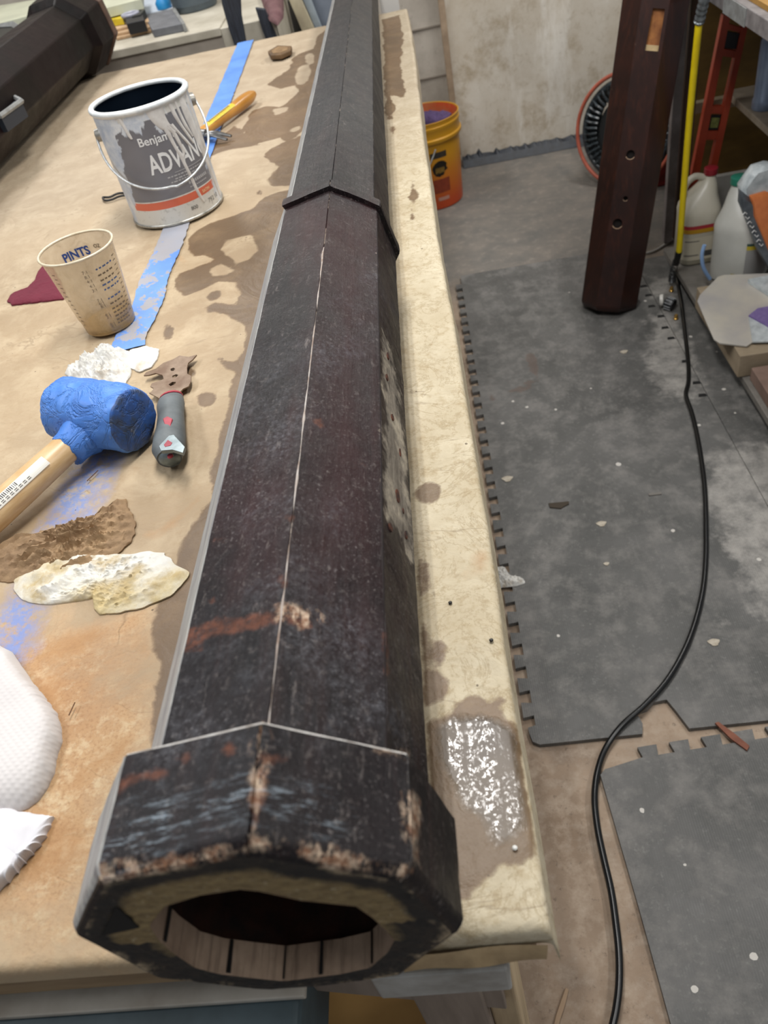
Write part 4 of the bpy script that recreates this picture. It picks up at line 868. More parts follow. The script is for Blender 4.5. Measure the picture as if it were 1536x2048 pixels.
# ================================================================== rags, tissues, pad
def rag(name, poly, h, m, label, cat, **kw):
    mb = blob(px_poly(poly), h, **kw); return tag(obj(name, mb, m, smooth=.9), label, cat)
k = N('brown_soaked_cloth'); n2 = k.noise(30, 7, .7); k.col(k.mix(k.ramp(n2, .35, .65), '#80664a', '#9a7e5c')); k.rough(.75); k.bump(k.noise(130, 6, .75), .6, .002)
k2 = N('tea_stained_paper'); n2 = k2.noise(9, 6, .65); n3 = k2.noise(40, 5); c = k2.mix(k2.ramp(n2, .42, .62), '#cfcdc6', '#c2b083'); c = k2.mix(k2.ramp(n3, .5, .66, 0, .75), c, '#a58d58'); k2.col(c); k2.rough(.6); k2.bump(k2.noise(90, 6, .7), .5, .002)
rag('stained_tissue', [(30, 1182), (28, 1160), (60, 1130), (150, 1110), (250, 1112), (295, 1105), (330, 1108), (345, 1128), (378, 1145), (378, 1160), (340, 1195), (290, 1215), (240, 1228), (200, 1232), (190, 1218), (188, 1198), (150, 1205), (100, 1212), (60, 1208), (48, 1200)], .015, k2.m, 'crumpled tissue stained yellow, sticking out from under the brown rag', 'tissue', amp=.7, sc=70, ridge=(1, .35), ridge_amt=.4, fold=75., seed=3, pw=5)
rag('brown_rag', [(-30, 1160), (-25, 1110), (20, 1078), (60, 1075), (110, 1060), (160, 1048), (200, 1030), (225, 1018), (250, 1000), (258, 1010), (262, 1025), (275, 1045), (272, 1072), (262, 1088), (235, 1110), (200, 1130), (150, 1150), (110, 1165), (60, 1160), (20, 1168)], .023, k.m, 'wet brown wrinkled rag heaped at the left edge of the bench', 'rag', amp=.72, sc=110, ridge=(1, .42), ridge_amt=.7, fold=150., seed=11, pw=4)
k = N('white_tissue'); n2 = k.noise(16, 6, .65); k.col(k.mix(k.ramp(n2, .58, .72, 0, .8), '#d0cec8', '#b09566')); k.rough(.7); k.bump(k.noise(70, 6, .7), .4, .002); WT = k.m
rag('white_tissue', [(131, 748), (150, 735), (175, 722), (195, 710), (205, 695), (222, 690), (235, 700), (258, 705), (262, 730), (262, 755), (250, 770), (215, 772), (180, 768), (160, 760), (140, 758)], .026, WT, 'crumpled white tissue between the cup and the mallet', 'tissue', amp=.55, sc=80, seed=21, pw=3)
rag('white_tissue', [(252, 712), (262, 702), (290, 694), (318, 700), (318, 715), (305, 735), (280, 746), (262, 738), (256, 725)], .008, WT, 'thin flat tissue corner beside the scraper blade', 'tissue', amp=.4, sc=30, seed=25, pw=3)
k = N('maroon_pad'); k.col(k.mix(k.noise(60, 6, .7), '#5d1c2c', '#74293a')); k.rough(.95); k.bump(k.noise(260, 4, .7), .8, .002)
mb = blob(px_poly([(93, 527), (108, 540), (120, 560), (134, 595), (128, 601), (75, 606), (25, 612), (16, 606), (22, 594), (55, 580), (72, 563), (78, 545)]), .007, amp=.15, sc=25, seed=2, pw=9, edge=.003)
tag(obj('scouring_pad', mb, k.m, smooth=.9), 'dark maroon scouring pad lying behind the clear cup', 'pad')
rag('floor_tissue', [(0, 0)], 0, WT, '', '') if False else None
fp = [fl(*p) for p in [(985, 1140), (1010, 1142), (1020, 1158), (1048, 1165), (1050, 1174), (1030, 1180), (1005, 1182), (985, 1195), (960, 1170)]]
mb = blob(fp, .03, amp=.6, sc=60, seed=31, z0=.012); tag(obj('white_tissue', mb, WT, smooth=.9), 'dirty white tissue on the floor at the foam mat edge under the bench', 'tissue')

# ================================================================== paper towels at the left edge
k = N('embossed_towel'); c = k.mix(k.ramp(k.noise(8, 4), .35, .65), '#d3cfcc', '#c8c3c1'); k.col(c); k.rough(.8)
wv = k.n('ShaderNodeTexWave'); wv.bands_direction = 'DIAGONAL'; wv.inputs['Scale'].default_value = 95; k.l(k.vec((1, 1, 0)), wv.inputs['Vector'])
wv2 = k.n('ShaderNodeTexWave'); wv2.bands_direction = 'DIAGONAL'; wv2.inputs['Scale'].default_value = 95; k.l(k.vec((1, -1, 0)), wv2.inputs['Vector'])
k.bump(k.mth('MULTIPLY', wv.outputs['Fac'], wv2.outputs['Fac']), .35, .0008); TW = k.m
poly = [tb(*p, .004) for p in [(-160, 1270), (-60, 1265), (0, 1290), (22, 1300), (50, 1345), (90, 1395), (112, 1425), (120, 1450), (117, 1500), (105, 1545), (85, 1585), (55, 1612), (30, 1625), (-40, 1640), (-160, 1640)]]
mb = blob(poly, .020, amp=.0, sc=3, seed=5, pw=9, edge=.003)
tw = thing('paper_towel', 'thick folded white embossed paper towel at the left edge near the camera', 'paper towel', (poly[2][0], poly[2][1], H)); obj('folded_sheet', mb, TW, tw, smooth=1.2)
pl = [(-120, 1610), (-20, 1612), (40, 1620), (97, 1625)]; tear = [(97, 1625), (92, 1642), (84, 1662), (72, 1680), (58, 1697), (42, 1715), (26, 1735), (8, 1755), (-12, 1775), (-60, 1800), (-120, 1810)]
P = [np.array(tb(*p, .008)) for p in pl]; T_ = []
for i in range(len(tear)-1):
    a, b = np.array(tb(*tear[i], .008)), np.array(tb(*tear[i+1], .008))
    for s_ in np.linspace(0, 1, 6, endpoint=False):
        T_.append(a+(b-a)*s_)
        if s_ in (0.,): d_ = (b-a)/np.linalg.norm(b-a); T_.append(a+(b-a)*s_+np.array([d_[1], -d_[0]])*-.0018+d_*.0006)
cy_ = [tuple(p) for p in P]+[tuple(p) for p in T_]
mb = blob(cy_, .008, amp=.1, sc=14, seed=8, pw=8, edge=.003, rings=14, lift=.004)
o = obj('torn_sheet', mb, mat('smooth_towel', '#dedcdf', '#d2d0d4', sc=20, rough=.75, bump=.1), smooth=1.2); tag(o, 'torn white paper sheet with a perforated edge lying below the folded towel', 'paper towel')

# ================================================================== hammer, block, clip
hm = thing('hammer', 'claw hammer with a golden wooden handle lying behind the paint can', 'hammer', (-.44, 1.9, H))
a = Vector((*tb(508, 190, .016), H+.0185)); b = Vector((*tb(404, 270, .016), H+.0185)); dv = (b-a).normalized(); Lh = (b-a).length
pts = [a+dv*(Lh*t) for t in np.linspace(0, 1.05, 16)]; pr = [.0075, .0125, .0142, .0148, .0146, .014, .013, .012, .0115, .011, .011, .011, .0115, .012, .012, .012]
hh_ = obj('handle', MB().tube(pts, pr, 20), mat('golden_handle', '#c08a42', '#a9742f', sc=12, rough=.3), hm, smooth=1.)
sdv = dv.cross(Vector((0, 0, 1))).normalized(); uu = sdv.cross(dv)
vs = [tuple(a+dv*Lh*t+(sdv*math.cos(q)+uu*math.sin(q))*(.0142-.003*t+.0006)) for t in np.linspace(.42, .92, 12) for q in np.linspace(rad(45), rad(140), 7)]
o = obj('handle_label', MB().add(vs, [(i*7+j, i*7+j+1, (i+1)*7+j+1, (i+1)*7+j) for i in range(11) for j in range(6)]), mat('label_yellow', '#d8bf3a', '#c9ab2c', sc=80, rough=.5), hh_)
mb = MB()
for t in np.arange(.48, .86, .03): mb.add([tuple(a+dv*Lh*(t+d1)+(sdv*math.cos(q)+uu*math.sin(q))*(.0142-.003*t+.001)) for d1, q in ((0, rad(85)), (.017, rad(85)), (.017, rad(110)), (0, rad(110)))], [(0, 1, 2, 3)])
obj('label_print', mb, mat('label_ink'), hh_)
hc_ = b+dv*.008; side_ = sdv; st = mat('hammer_steel', '#77787a', '#55524e', sc=50, rough=.35, metal=.7)
s1 = -1 if (proj(tuple(hc_+side_*.05))[0] > proj(tuple(hc_))[0]) else 1
cl_ = -s1
pts = [hc_+side_*cl_*-.055, hc_+side_*cl_*-.042, hc_+side_*cl_*-.040, hc_+side_*cl_*-.025, hc_, hc_+side_*cl_*.018]
obj('head', MB().tube(pts, [.013, .0135, .010, .009, .0125, .011], 16), st, hm, smooth=.8)
for sg in (-1, 1):
    pts = [hc_+side_*cl_*.012+dv*sg*.004, hc_+side_*cl_*.035+dv*sg*.006+Vector((0, 0, .001)), hc_+side_*cl_*.055+dv*sg*.008-Vector((0, 0, .004)), hc_+side_*cl_*.072+dv*sg*.0095-Vector((0, 0, .009))]
    obj('claw', MB().tube(smooth_path([tuple(p) for p in pts], 5), [.0075-.00025*i for i in range(16)], 8, flat=.7), st, hm, smooth=.8)
p = [tb(*q, .012) for q in [(536, 106), (556, 94), (584, 95), (583, 104), (562, 113), (541, 114)]]
sb = thing('wooden_block', 'small dark brown wooden block near the far end of the blue tape', 'wood block', (*tb(560, 108), H))
obj('block', MB().loft([[(x, y, H+.0045) for x, y in p], [(x, y, H+.017) for x, y in p]]), mat('block_brown', '#4a3826', '#6d5335', sc=30, rough=.7, bump=.2), sb, bev=.003)
pp = [((p[i][0]-sum(q[0] for q in p)/6)*.7+sum(q[0] for q in p)/6, (p[i][1]-sum(q[1] for q in p)/6)*.7+sum(q[1] for q in p)/6) for i in range(6)]
obj('worn_face', MB().loft([[(x, y, H+.0165) for x, y in pp], [(x, y, H+.0178) for x, y in pp]]), mat('block_pale', '#8f7350', '#6e5436', sc=60, rough=.8), sb)
pts = smooth_path([(*tb(*q), H+.005) for q in [(255, 391), (238, 392), (222, 399), (208, 400), (213, 406), (226, 404), (240, 398), (256, 395)]], 6)
tag(obj('wire_clip', MB().tube(pts, .0022, 6), mat('clip_black', '#1b1815', rough=.5), smooth=1.), 'little black bent wire clip at the foot of the paint can', 'clip')
k = MB(); 
for i, (px, py, ln, an) in enumerate([(178, 968, .018, 60), (620, 0, 0, 0), (143, 1437, .012, 80)]):
    if ln == 0: continue
    x, y = tb(px, py); tag(obj('splinter', MB().tube([(x, y, H+.0048), (x+ln*math.cos(rad(an)), y+ln*math.sin(rad(an)), H+.0052)], .0005, 5), mat('splinter_brown', '#5f3f28', rough=.8)), ['thin brown splinter on the paper above the brown rag', '', 'tiny dark hair-thin splinter on the paper right of the folded towel'][i], 'splinter')

# ================================================================== things on the floor
cpx = [(1352, 548), (1362, 600), (1368, 650), (1376, 720), (1377, 762), (1372, 790), (1385, 830), (1398, 890), (1409, 970), (1412, 1050), (1411, 1130), (1402, 1200), (1378, 1280), (1338, 1355), (1290, 1410), (1245, 1450), (1213, 1490), (1196, 1535), (1189, 1590), (1194, 1650), (1206, 1710), (1222, 1780), (1232, 1850), (1238, 1910), (1238, 1970), (1232, 2020), (1222, 2070), (1215, 2150)]
pts = smooth_path([(*fl(px, py, .019), .019 if py < 1470 or py > 1560 else .012) for px, py in cpx], 6)
k = N('black_cord'); k.col('#0e0f10'); k.rough(.3)
tag(obj('power_cord', MB().tube(pts, .0062, 10), k.m, smooth=1.), 'black power cord winding across the foam mats towards the camera', 'cord')
x, y = fl(1452, 1470, .01); p = [(*fl(q[0], q[1], .016),) for q in [(1430, 1446), (1437, 1444), (1470, 1468), (1499, 1492), (1494, 1501), (1462, 1478)]]
tag(obj('wood_strip', MB().prism(p, .0125, .017), mat('redbrown_strip', '#84503a', '#6e3f2d', sc=50, rough=.7)), 'short red-brown wood strip bridging two foam mats', 'wood strip')
pts = [(*fl(px, py, .004), .004) for px, py in [(1134, 1978), (1126, 2005), (1116, 2035), (1106, 2075)]]
tag(obj('twig', MB().tube(pts, [.003, .0045, .0045, .004], 7), mat('twig_tan', '#a58c72', rough=.8)), 'pale dry twig on the concrete at the bottom edge', 'twig')
p = [fl(*q, .013) for q in [(1097, 1008), (1138, 1004), (1138, 1009), (1128, 1014), (1122, 1018), (1100, 1016)]]
tag(obj('wood_chip', MB().prism(p, .0125, .016), mat('chip_dark', '#3f372d', rough=.9)), 'dark flat chip lying on the long foam mat', 'chip')
p = [fl(*q, .013) for q in [(1297, 988), (1322, 985), (1323, 989), (1298, 992)]]
tag(obj('staple', MB().prism(p, .0125, .015), mat('staple_grey', '#6e6a64', rough=.5)), 'tiny grey metal sliver on the mat left of the cord', 'staple')
for i, (px, py, ppx, lb_) in enumerate([(1428, 1285, 9, 'beige paint peel on the mat right of the cord'), (1213, 1128, 5, 'small round grey crumb on the middle of the long mat'), (1203, 1048, 9, 'pale crumb on the mat near the dark chip'), (1015, 958, 11, 'large whitish flake at the upper left edge of the mat'), (1248, 704, 9, 'whitish oval flake just in front of the leaning post')]):
    x, y = fl(px, py, .013); s_ = ppx/700*.9
    mb = MB().prism([(x+s_*math.cos(t)*(1+.3*math.sin(3*t)), y+s_*.8*math.sin(t)) for t in [2*PI*j/12 for j in range(12)]], .0122, .0142)
    tag(obj('paint_flake', mb, mat('flake_pale', '#bdb5a6', '#a59b8a', sc=90, rough=.8)), lb_, 'flake', 'flakes and crumbs on the mats')

# ================================================================== bucket by the wall
bc = (.0146, 3.6066, 0.); 
bk = thing('bucket', 'yellow and orange five-gallon bucket full of scraps by the white wall', 'bucket', bc)
rb_ = lambda z: .13+.019*z/.37
k = N('bucket_plastic'); c = k.mix(k.ramp(k.attr('h'), .03, .24), '#b8471f', '#c08518'); c = k.mix(k.ramp(k.attr('h'), .17, .3), c, '#c08c1c'); k.col(c); k.rough(.35)
prof = [(.125, 0), (.13, .004)]+[(rb_(z), z) for z in np.linspace(.01, .285, 24)]+[(.153, .286), (.156, .29), (.156, .302), (.150, .306), (.150, .335), (.153, .34), (.153, .35), (.150, .352), (.151, .366), (.153, .37), (.149, .371), (.146, .366), (.143, .3), (.14, .27)]
mb = MB(); n_ = 72
for r, z in prof: mb.v += [(bc[0]+r*math.cos(2*PI*j/n_), bc[1]+r*math.sin(2*PI*j/n_), z) for j in range(n_)]
m_ = len(prof); mb.f = [(i*n_+j, i*n_+(j+1) % n_, (i+1)*n_+(j+1) % n_, (i+1)*n_+j) for i in range(m_-1) for j in range(n_)]+[tuple(range(n_-1, -1, -1)), tuple(range((m_-1)*n_, m_*n_))]
bb_ = obj('bucket_body', mb, k.m, bk, smooth=.7, attrs={'h': [v[2] for v in mb.v]})
o = obj('inner_lip', MB().loft([[(bc[0]+r*math.cos(2*PI*j/n_), bc[1]+r*math.sin(2*PI*j/n_), z) for j in range(n_)] for r, z in ((.1455, .368), (.142, .3))], False, False), mat('bucket_inside', '#d2502e', '#c4744a', sc=20, rough=.4), bk); o['label'] = 'red-orange inside wall'
ba = math.atan2(-bc[1], -bc[0]+.0); bo = ba
lay = mat('print_black', '#2a2620', '#3a3226', sc=60, rough=.5); rf2 = lambda z: rb_(z)
obj('text_block', wrap_patch(MB(), bc, rf2, bo+rad(2), bo+rad(32), .225, .25, .0006), lay, bb_)
em = [(-.03, .0), (-.034, .02), (-.026, .034), (-.012, .044), (.006, .048), (.024, .042), (.034, .03), (.03, .018), (.036, .006), (.022, .002), (.016, -.012), (-.004, -.018), (-.018, -.014)]
o_ = MB(); g_ = .003; ex = np.arange(-.036, .037, g_); EX, EY = np.meshgrid(ex, np.arange(-.02, .05, g_)); ins = sdf(EX, EY, em) > -.0008
for ex_, ey_ in zip(EX[ins], EY[ins]): o_.add(wrapv([(ex_-g_/2, ey_-g_/2, 0), (ex_+g_/2, ey_-g_/2, 0), (ex_+g_/2, ey_+g_/2, 0), (ex_-g_/2, ey_+g_/2, 0)], bc, rf2, bo+rad(17), .165, .0008), [(0, 1, 2, 3)]); obj('emblem', o_, lay, bb_)
mb = MB()
for i in range(7):
    x0 = -.02+.006*i; mb.add(wrapv([(x0, -.005+.004*(i % 3), 0), (x0+.0025, -.005, 0), (x0+.004, .018+.003*(i % 2), 0), (x0+.002, .02, 0)], bc, rf2, bo+rad(17), .165, .0012), [(0, 1, 2, 3)])
obj('emblem_lines', mb, mat('print_gold', '#b08a3a', rough=.5), bb_)
obj('text_block', wrap_patch(MB(), bc, rf2, bo+rad(2), bo+rad(34), .075, .135, .0006), mat('print_red', '#8c3a1e', '#7a2f1a', sc=60, rough=.5), bb_)
obj('text_block', wrap_patch(MB(), bc, rf2, bo+rad(8), bo+rad(30), .04, .055, .0006), mat('print_pale', '#b98a7a', rough=.5), bb_)
pts = [(bc[0]+.158*math.cos(a), bc[1]+.158*math.sin(a), z) for a, z in ((bo+rad(12), .27), (bo+rad(6), .24), (bo+rad(-4), .2), (bo+rad(-20), .17), (bo+rad(-40), .16))]
obj('bail_handle', MB().tube(smooth_path(pts, 5), .003, 7), mat('handle_wire'), bk, smooth=1.)
p = [(bc[0]+x, bc[1]+y) for x, y in [(-.11, .0), (-.06, -.02), (.0, .0), (.05, -.02), (.11, .01), (.12, .05), (.06, .09), (-.03, .07), (-.1, .05)]]
tag(obj('sanding_sheet', blob(p, .04, amp=.2, sc=12, seed=41, z0=.318, edge=.02), mat('purple_grit', '#463659', '#57456e', sc=80, rough=.85), smooth=.8), 'purple sanding sheet crumpled in the top of the bucket', 'sandpaper')
for i in range(7):
    a = rad(200+i*24); x, y = bc[0]+.09*math.cos(a), bc[1]+.09*math.sin(a)
    lbl = ['grey-brown', 'pale tan', 'white', 'dark olive', 'beige', 'light grey', 'brown'][i]
    tag(obj('scrap', blob([(x+.034*math.cos(t), y+.03*math.sin(t)) for t in np.linspace(0, 2*PI, 9)[:-1]], .045, amp=.5, sc=30, seed=50+i, z0=.305, res=20, rings=8), mat('scrap%d' % i, ['#6b6152', '#a39476', '#c9c5bd', '#4c4838', '#ac9c80', '#a9a7a0', '#6e5a44'][i], rough=.8), smooth=.8), lbl+' crumpled scrap among the rubbish in the bucket', 'scrap', 'scraps in the bucket')
obj_fill = obj('fill', MB().lathe([(.14, .28), (.14, .3)], bc, 40), mat('fill_dark', '#5c5344', rough=.9), bk)

# ================================================================== leaning post
lb0 = Vector((.545, 2.425, .012)); lt0 = Vector((.703, 2.6, .855)); dl = (lt0-lb0).normalized(); lp_ = thing('wooden_post', 'dark red-brown octagonal post standing on the mat and leaning on the side bench', 'post', tuple(lb0))
tx = Vector((0, 0, 1)).cross(dl).normalized() if False else None
fv = Vector((-.29, -.957, 0)); fv = (fv-dl*fv.dot(dl)).normalized(); sv = dl.cross(fv).normalized()   # fv = outward normal of the drilled face
if sv.dot(Vector((1, 0, 0))) < 0: sv = -sv
R5 = .098; apo = R5*math.cos(PI/8)
def lring(s, f_=1.): return [tuple(lb0+dl*s+(fv*math.cos(rad(22.5+45*i))+sv*math.sin(rad(22.5+45*i)))*R5*f_) for i in range(8)]
k = N('red_mahogany'); v = k.vec((10, 10, 1.2)); g1 = k.noise(6, 7, .7, v); n1 = k.noise(4, 5, .6); n2 = k.noise(30, 7, .7)
c = k.mix(k.ramp(n1, .35, .65), '#1e0e0a', '#33170f'); c = k.mix(k.ramp(g1, .5, .75, 0, .6), c, '#4a2416'); c = k.mix(k.ramp(k.noise(3, 3), .55, .65, 0, .6), c, '#140a0a'); c = k.mix(k.ramp(n2, .68, .8, 0, .4), c, '#84705f'); k.col(c); k.rough(.34); k.bump(g1, .15); LM = k.m
# bevel the shaft foot and cut the mortise and bolt holes as real recesses on the drilled face
def face_pt(s, t, d=0.): return tuple(lb0+dl*s+fv*(apo+d)+sv*t)
hwf = R5*math.sin(PI/8)
holes = [(.395, .0, .014), (.21, .0, .0165), (.33, .004, .009)]
def s_of(px, py):
    d = Vector(fw+rt*(px-768)/F-up*(py-1024)/F); p0 = lb0+fv*apo; cam_ = Vector(CAM); t = (p0-cam_).dot(fv)/d.dot(fv); q = cam_+d*t-p0; return q.dot(dl), q.dot(sv)
ring_hi = lring(2.0); rings = [lring(0, .9), lring(.012, .985), lring(.02), lring(.4), lring(2.0)]
mb = MB(); 
for r in rings: mb.v += r
n_ = 8; mb.f = []
for i in range(4):
    for j in range(8):
        if j == 7 and i >= 2: continue   # the drilled face is built separately
        mb.f.append((i*8+j, i*8+(j+1) % 8, (i+1)*8+(j+1) % 8, (i+1)*8+j))
mb.f += [tuple(range(7, -1, -1)), tuple(range(32, 40))]
obj('shaft', mb, LM, lp_, bev=.002)
ms, mt = s_of(1303, 63)
mort = [s_of(*q) for q in [(1306, 16), (1330, 18), (1316, 103), (1290, 101)]]
hs = [(*s_of(1261, 309), .0125), (*s_of(1251, 397), .007), (*s_of(1235, 447), .0145)]
outer_ = [(.02, -hwf), (2.0, -hwf), (2.0, hwf), (.02, hwf)]
loops = [mort]+[[(s_+r*math.cos(t), t_+r*math.sin(t)) for t in np.linspace(0, 2*PI, 20, endpoint=False)] for s_, t_, r in hs]
mbf = sheet_holes(outer_, loops, -.012, 0.); mbf.v = [face_pt(x, y, z) for x, y, z in mbf.v]
obj('drilled_face', mbf, LM, lp_)
ctr = [sum(q[i] for q in mort)/4 for i in (0, 1)]
mb = MB().loft([[face_pt(s_, t_, -.0119) for s_, t_ in mort], [face_pt(s_, t_, -.0125) for s_, t_ in mort]]); o = obj('mortise_floor', mb, mat('raw_mortise', '#a96f3c', '#7c4a28', sc=35, rough=.8, bump=.3), lp_); o['label'] = 'raw orange wood inside the slot'
m4 = mort; lo_ = [tuple(np.array(m4[3])*(1-t)+np.array(m4[0])*t) for t in (0, .14)]; l2 = [tuple(np.array(m4[2])*(1-t)+np.array(m4[1])*t) for t in (.14, 0)]
mb = MB().loft([[face_pt(s_, t_, -.0117) for s_, t_ in lo_+l2], [face_pt(s_, t_, -.006) for s_, t_ in lo_+l2]]); obj('mortise_sill', mb, mat('pale_sill', '#c7ae83', '#a98f65', sc=30, rough=.7), lp_)
for s_, t_, r in hs:
    mb = MB().loft([[face_pt(s_+r*math.cos(q), t_+r*math.sin(q), -.012) for q in np.linspace(0, 2*PI, 16, endpoint=False)], [face_pt(s_+r*math.cos(q), t_+r*math.sin(q), -.013) for q in np.linspace(0, 2*PI, 16, endpoint=False)]])
    obj('hole_floor', mb, mat('bolt_hole', '#120a07', rough=.9), lp_)
    qs = np.linspace(PI-1.1, PI+1.1, 12); mb = MB().loft([[face_pt(s_+rr_*math.cos(q), t_+rr_*math.sin(q), dd) for rr_, dd in ((r, .0002), (r*1.16, .0004), (r*1.16, -.001), (r, -.006))] for q in qs]); obj('hole_lip', mb, mat('worn_lip', '#9a8068', rough=.6), lp_)

# ================================================================== hose reel behind the leaning post
rc_ = Vector((.845, 3.42, .215)); nr = Vector((-.62, -.74, .2)).normalized(); ur = Vector((0, 0, 1)); ur = (ur-nr*ur.dot(nr)).normalized(); vr = nr.cross(ur)
reel = thing('hose_reel', 'round orange-rimmed reel with ribbed black hose behind the leaning post', 'hose reel', (.845, 3.42, 0))
def ringpts(R, off, n=56): return [tuple(rc_+nr*off+(ur*math.cos(2*PI*j/n)+vr*math.sin(2*PI*j/n))*R) for j in range(n)]
obj('rim', MB().tube(ringpts(.213, .05), .008, 8, closed=True), mat('orange_rim', '#b9604a', '#a3503c', sc=20, rough=.5), reel, smooth=1.)
for i in range(6): obj('hose_coil', MB().tube(ringpts(.185-.0*i, .035-i*.022), .0125, 8, closed=True), mat('ribbed_hose', '#14171a', '#3f484d', sc=60, rough=.25), reel, smooth=1.)
rings = []
for i in range(44):
    a = 2*PI*i/44; rdv = ur*math.cos(a)+vr*math.sin(a); o_c = rc_+nr*.04+rdv*.16
    obj('rib', MB().tube([tuple(o_c-rdv*.03), tuple(o_c+rdv*.0+nr*.012), tuple(o_c+rdv*.03)], .006, 6), mat('ribbed_hose'), reel, smooth=1.) if i % 1 == 0 else None
obj('drum', MB().loft([ringpts(.125, .03), ringpts(.125, -.1)]), mat('drum_dark', '#1b1e20', rough=.4), reel)
obj('red_base', MB().box((.90, 3.30, 0), (1.06, 3.5, .19)), mat('red_casing', '#7c1f1a', '#5c1512', sc=15, rough=.45), reel, bev=.012)
for x in (.78, .95): obj('foot', MB().box((x-.02, 3.36, 0), (x+.02, 3.5, .06)), mat('drum_dark'), reel, bev=.003)
pts = smooth_path([(*fl(px, py, .006), .006) for px, py in [(1262, 500), (1285, 506), (1305, 503), (1325, 492), (1345, 478)]], 6)
tag(obj('white_tube', MB().tube(pts, .004, 7), mat('tube_white', '#b9b6b0', rough=.4), smooth=1.), 'thin whitish tube on the floor behind the leaning post', 'tube')

# ================================================================== side bench and shelves
sb_ = thing('side_bench', 'cluttered grey-edged side bench with low shelves along the right', 'workbench', (1.2, 2.3, 0))
ge = mat('grey_edge', '#8a8584', '#6c6767', sc=30, rough=.6, bump=.2)
obj('benchtop', MB().box((.812, 1.25, .848), (1.9, 3.6, .888)), ge, sb_, bev=.002)
obj('bench_sheet', MB().box((.835, 1.25, .8885), (1.9, 3.6, .900)), mat('golden_ply', '#b08544', '#96702f', sc=20, rough=.6), sb_)
obj('corner_plate', MB().box((.8095, 2.20, .846), (.8118, 2.36, .886)), mat('frame_silver'), sb_)
obj('leg', MB().box((.823, 2.785, .014), (.853, 2.815, .848)), mat('grey_leg', '#87807f', '#6a6260', sc=12, rough=.5), sb_, bev=.002)
obj('leg', MB().box((.862, 2.79, .014), (.90, 2.83, .848)), mat('brown_leg', '#5c3b2a', '#46301f', sc=12, rough=.6, scale=(5, 5, .6)), sb_, bev=.002)
obj('back_panel', MB().box((.92, 3.12, .014), (1.9, 3.135, .848)), mat('olive_ply', '#86682f', '#6b5226', sc=4, rough=.7, scale=(1, 1, 3)), sb_)
obj('rail', MB().box((.90, 2.93, .40), (1.09, 2.96, .435)), mat('cream_rail', '#a1947b', '#8a7d65', sc=12, rough=.7), sb_, bev=.001)
obj('middle_shelf', MB().box((1.055, 2.0, .425), (1.8, 2.965, .447)), mat('shelf_beige', '#9d9180', '#857a6a', sc=15, rough=.7), sb_, bev=.002)
obj('low_shelf', MB().box((.787, 1.3, .040), (1.8, 2.66, .060)), mat('shelf_grey', '#7f7b75', '#69655f', sc=15, rough=.7), sb_, bev=.002)
obj('shelf_back', MB().box((.93, 2.68, .06), (1.8, 2.70, .275)), mat('pale_grey_board', '#8f8d88', '#7a7872', sc=10, rough=.6), sb_, bev=.002)
obj('shelf_foot', MB().box((.85, 2.55, .013), (.89, 2.64, .040)), mat('brown_leg'), sb_)
obj('shelf_foot', MB().box((.85, 1.35, .013), (.89, 1.44, .040)), mat('brown_leg'), sb_)

# yellow hose
yh = [at(1398, 46, 0, .775), at(1378, 250, 0, .775), at(1358, 504, 0, .775)]
ho = thing('air_hose', 'bright yellow hose with a metal coupling hanging in front of the side bench', 'hose', tuple(yh[2]))
yp = smooth_path([tuple(p) for p in yh], 10); obj('hose', MB().tube(yp, .0098, 14), mat('yellow_rubber', '#dfc813', '#cfb40f', sc=14, rough=.4), ho, smooth=1.)
cp = [Vector(at(px, py, 0, .775)) for px, py in ((1398, 46), (1400, 36), (1404, 18), (1408, 2), (1413, -30), (1420, -90))]
pts = smooth_path([tuple(p) for p in cp], 6); rr_ = [.0125+.0022*(1 if (i // 2) % 2 else 0) for i in range(len(pts))]
obj('coupling', MB().tube(pts, rr_, 14), mat('coupling_steel', '#8d9498', '#6c7377', sc=60, rough=.3, metal=.6), ho, smooth=.6)
e = Vector(yh[2]); 
obj('black_sleeve', MB().tube([tuple(e+Vector((0, 0, .004))), tuple(Vector(at(1352, 528, 0, .775)))], [.0108, .010], 12), mat('clip_black'), ho, smooth=1.)
ctrs = smooth_path([tuple(at(1353, 520, 0, .775)), tuple(at(1346, 545, 0, .772)), (*fl(1344, 562, .03), .03)], 24); pts = []
for i in range(len(ctrs)*4):
    c0 = Vector(ctrs[i//4]); a = i*2*PI/14; pts.append(tuple(c0+Vector((math.cos(a), math.sin(a), 0))*.011))
obj('coil_guard', MB().tube(pts, .0014, 5), mat('coil_metal', '#3a3c3e', rough=.3, metal=.6), ho, smooth=1.)

# orange spirit level
lv = thing('spirit_level', 'orange spirit level standing upright under the side bench', 'spirit level', tuple(at(1400, 400, 1, 2.86)))
OR = mat('orange_level', '#b8472b', '#9c3a22', sc=12, rough=.4)
def yq(pl, name, m, y0=2.85, th=.025, par=lv): 
    P = [at(px, py, 1, y0) for px, py in pl]; return obj(name, MB().loft([[(p[0], y0, p[2]) for p in P], [(p[0], y0+th, p[2]) for p in P]]), m, par, bev=.001)
yq([(1447, 30), (1461, 33), (1389, 400), (1373, 400)], 'rail', OR); yq([(1486, 45), (1497, 48), (1420, 400), (1406, 400)], 'rail', OR)
for a, b, c_, d_ in (((1452, 46), (1492, 58), (1490, 68), (1450, 58)), ((1445, 97), (1484, 104), (1480, 118), (1442, 112)), ((1424, 212), (1456, 212), (1452, 228), (1420, 228)), ((1412, 262), (1446, 262), (1440, 280), (1408, 280))): yq([a, b, c_, d_], 'web', OR, 2.853, .018)
yq([(1450, 62), (1487, 68), (1481, 100), (1446, 96)], 'vial_block', mat('level_black', '#16171a', rough=.4), 2.857, .012)
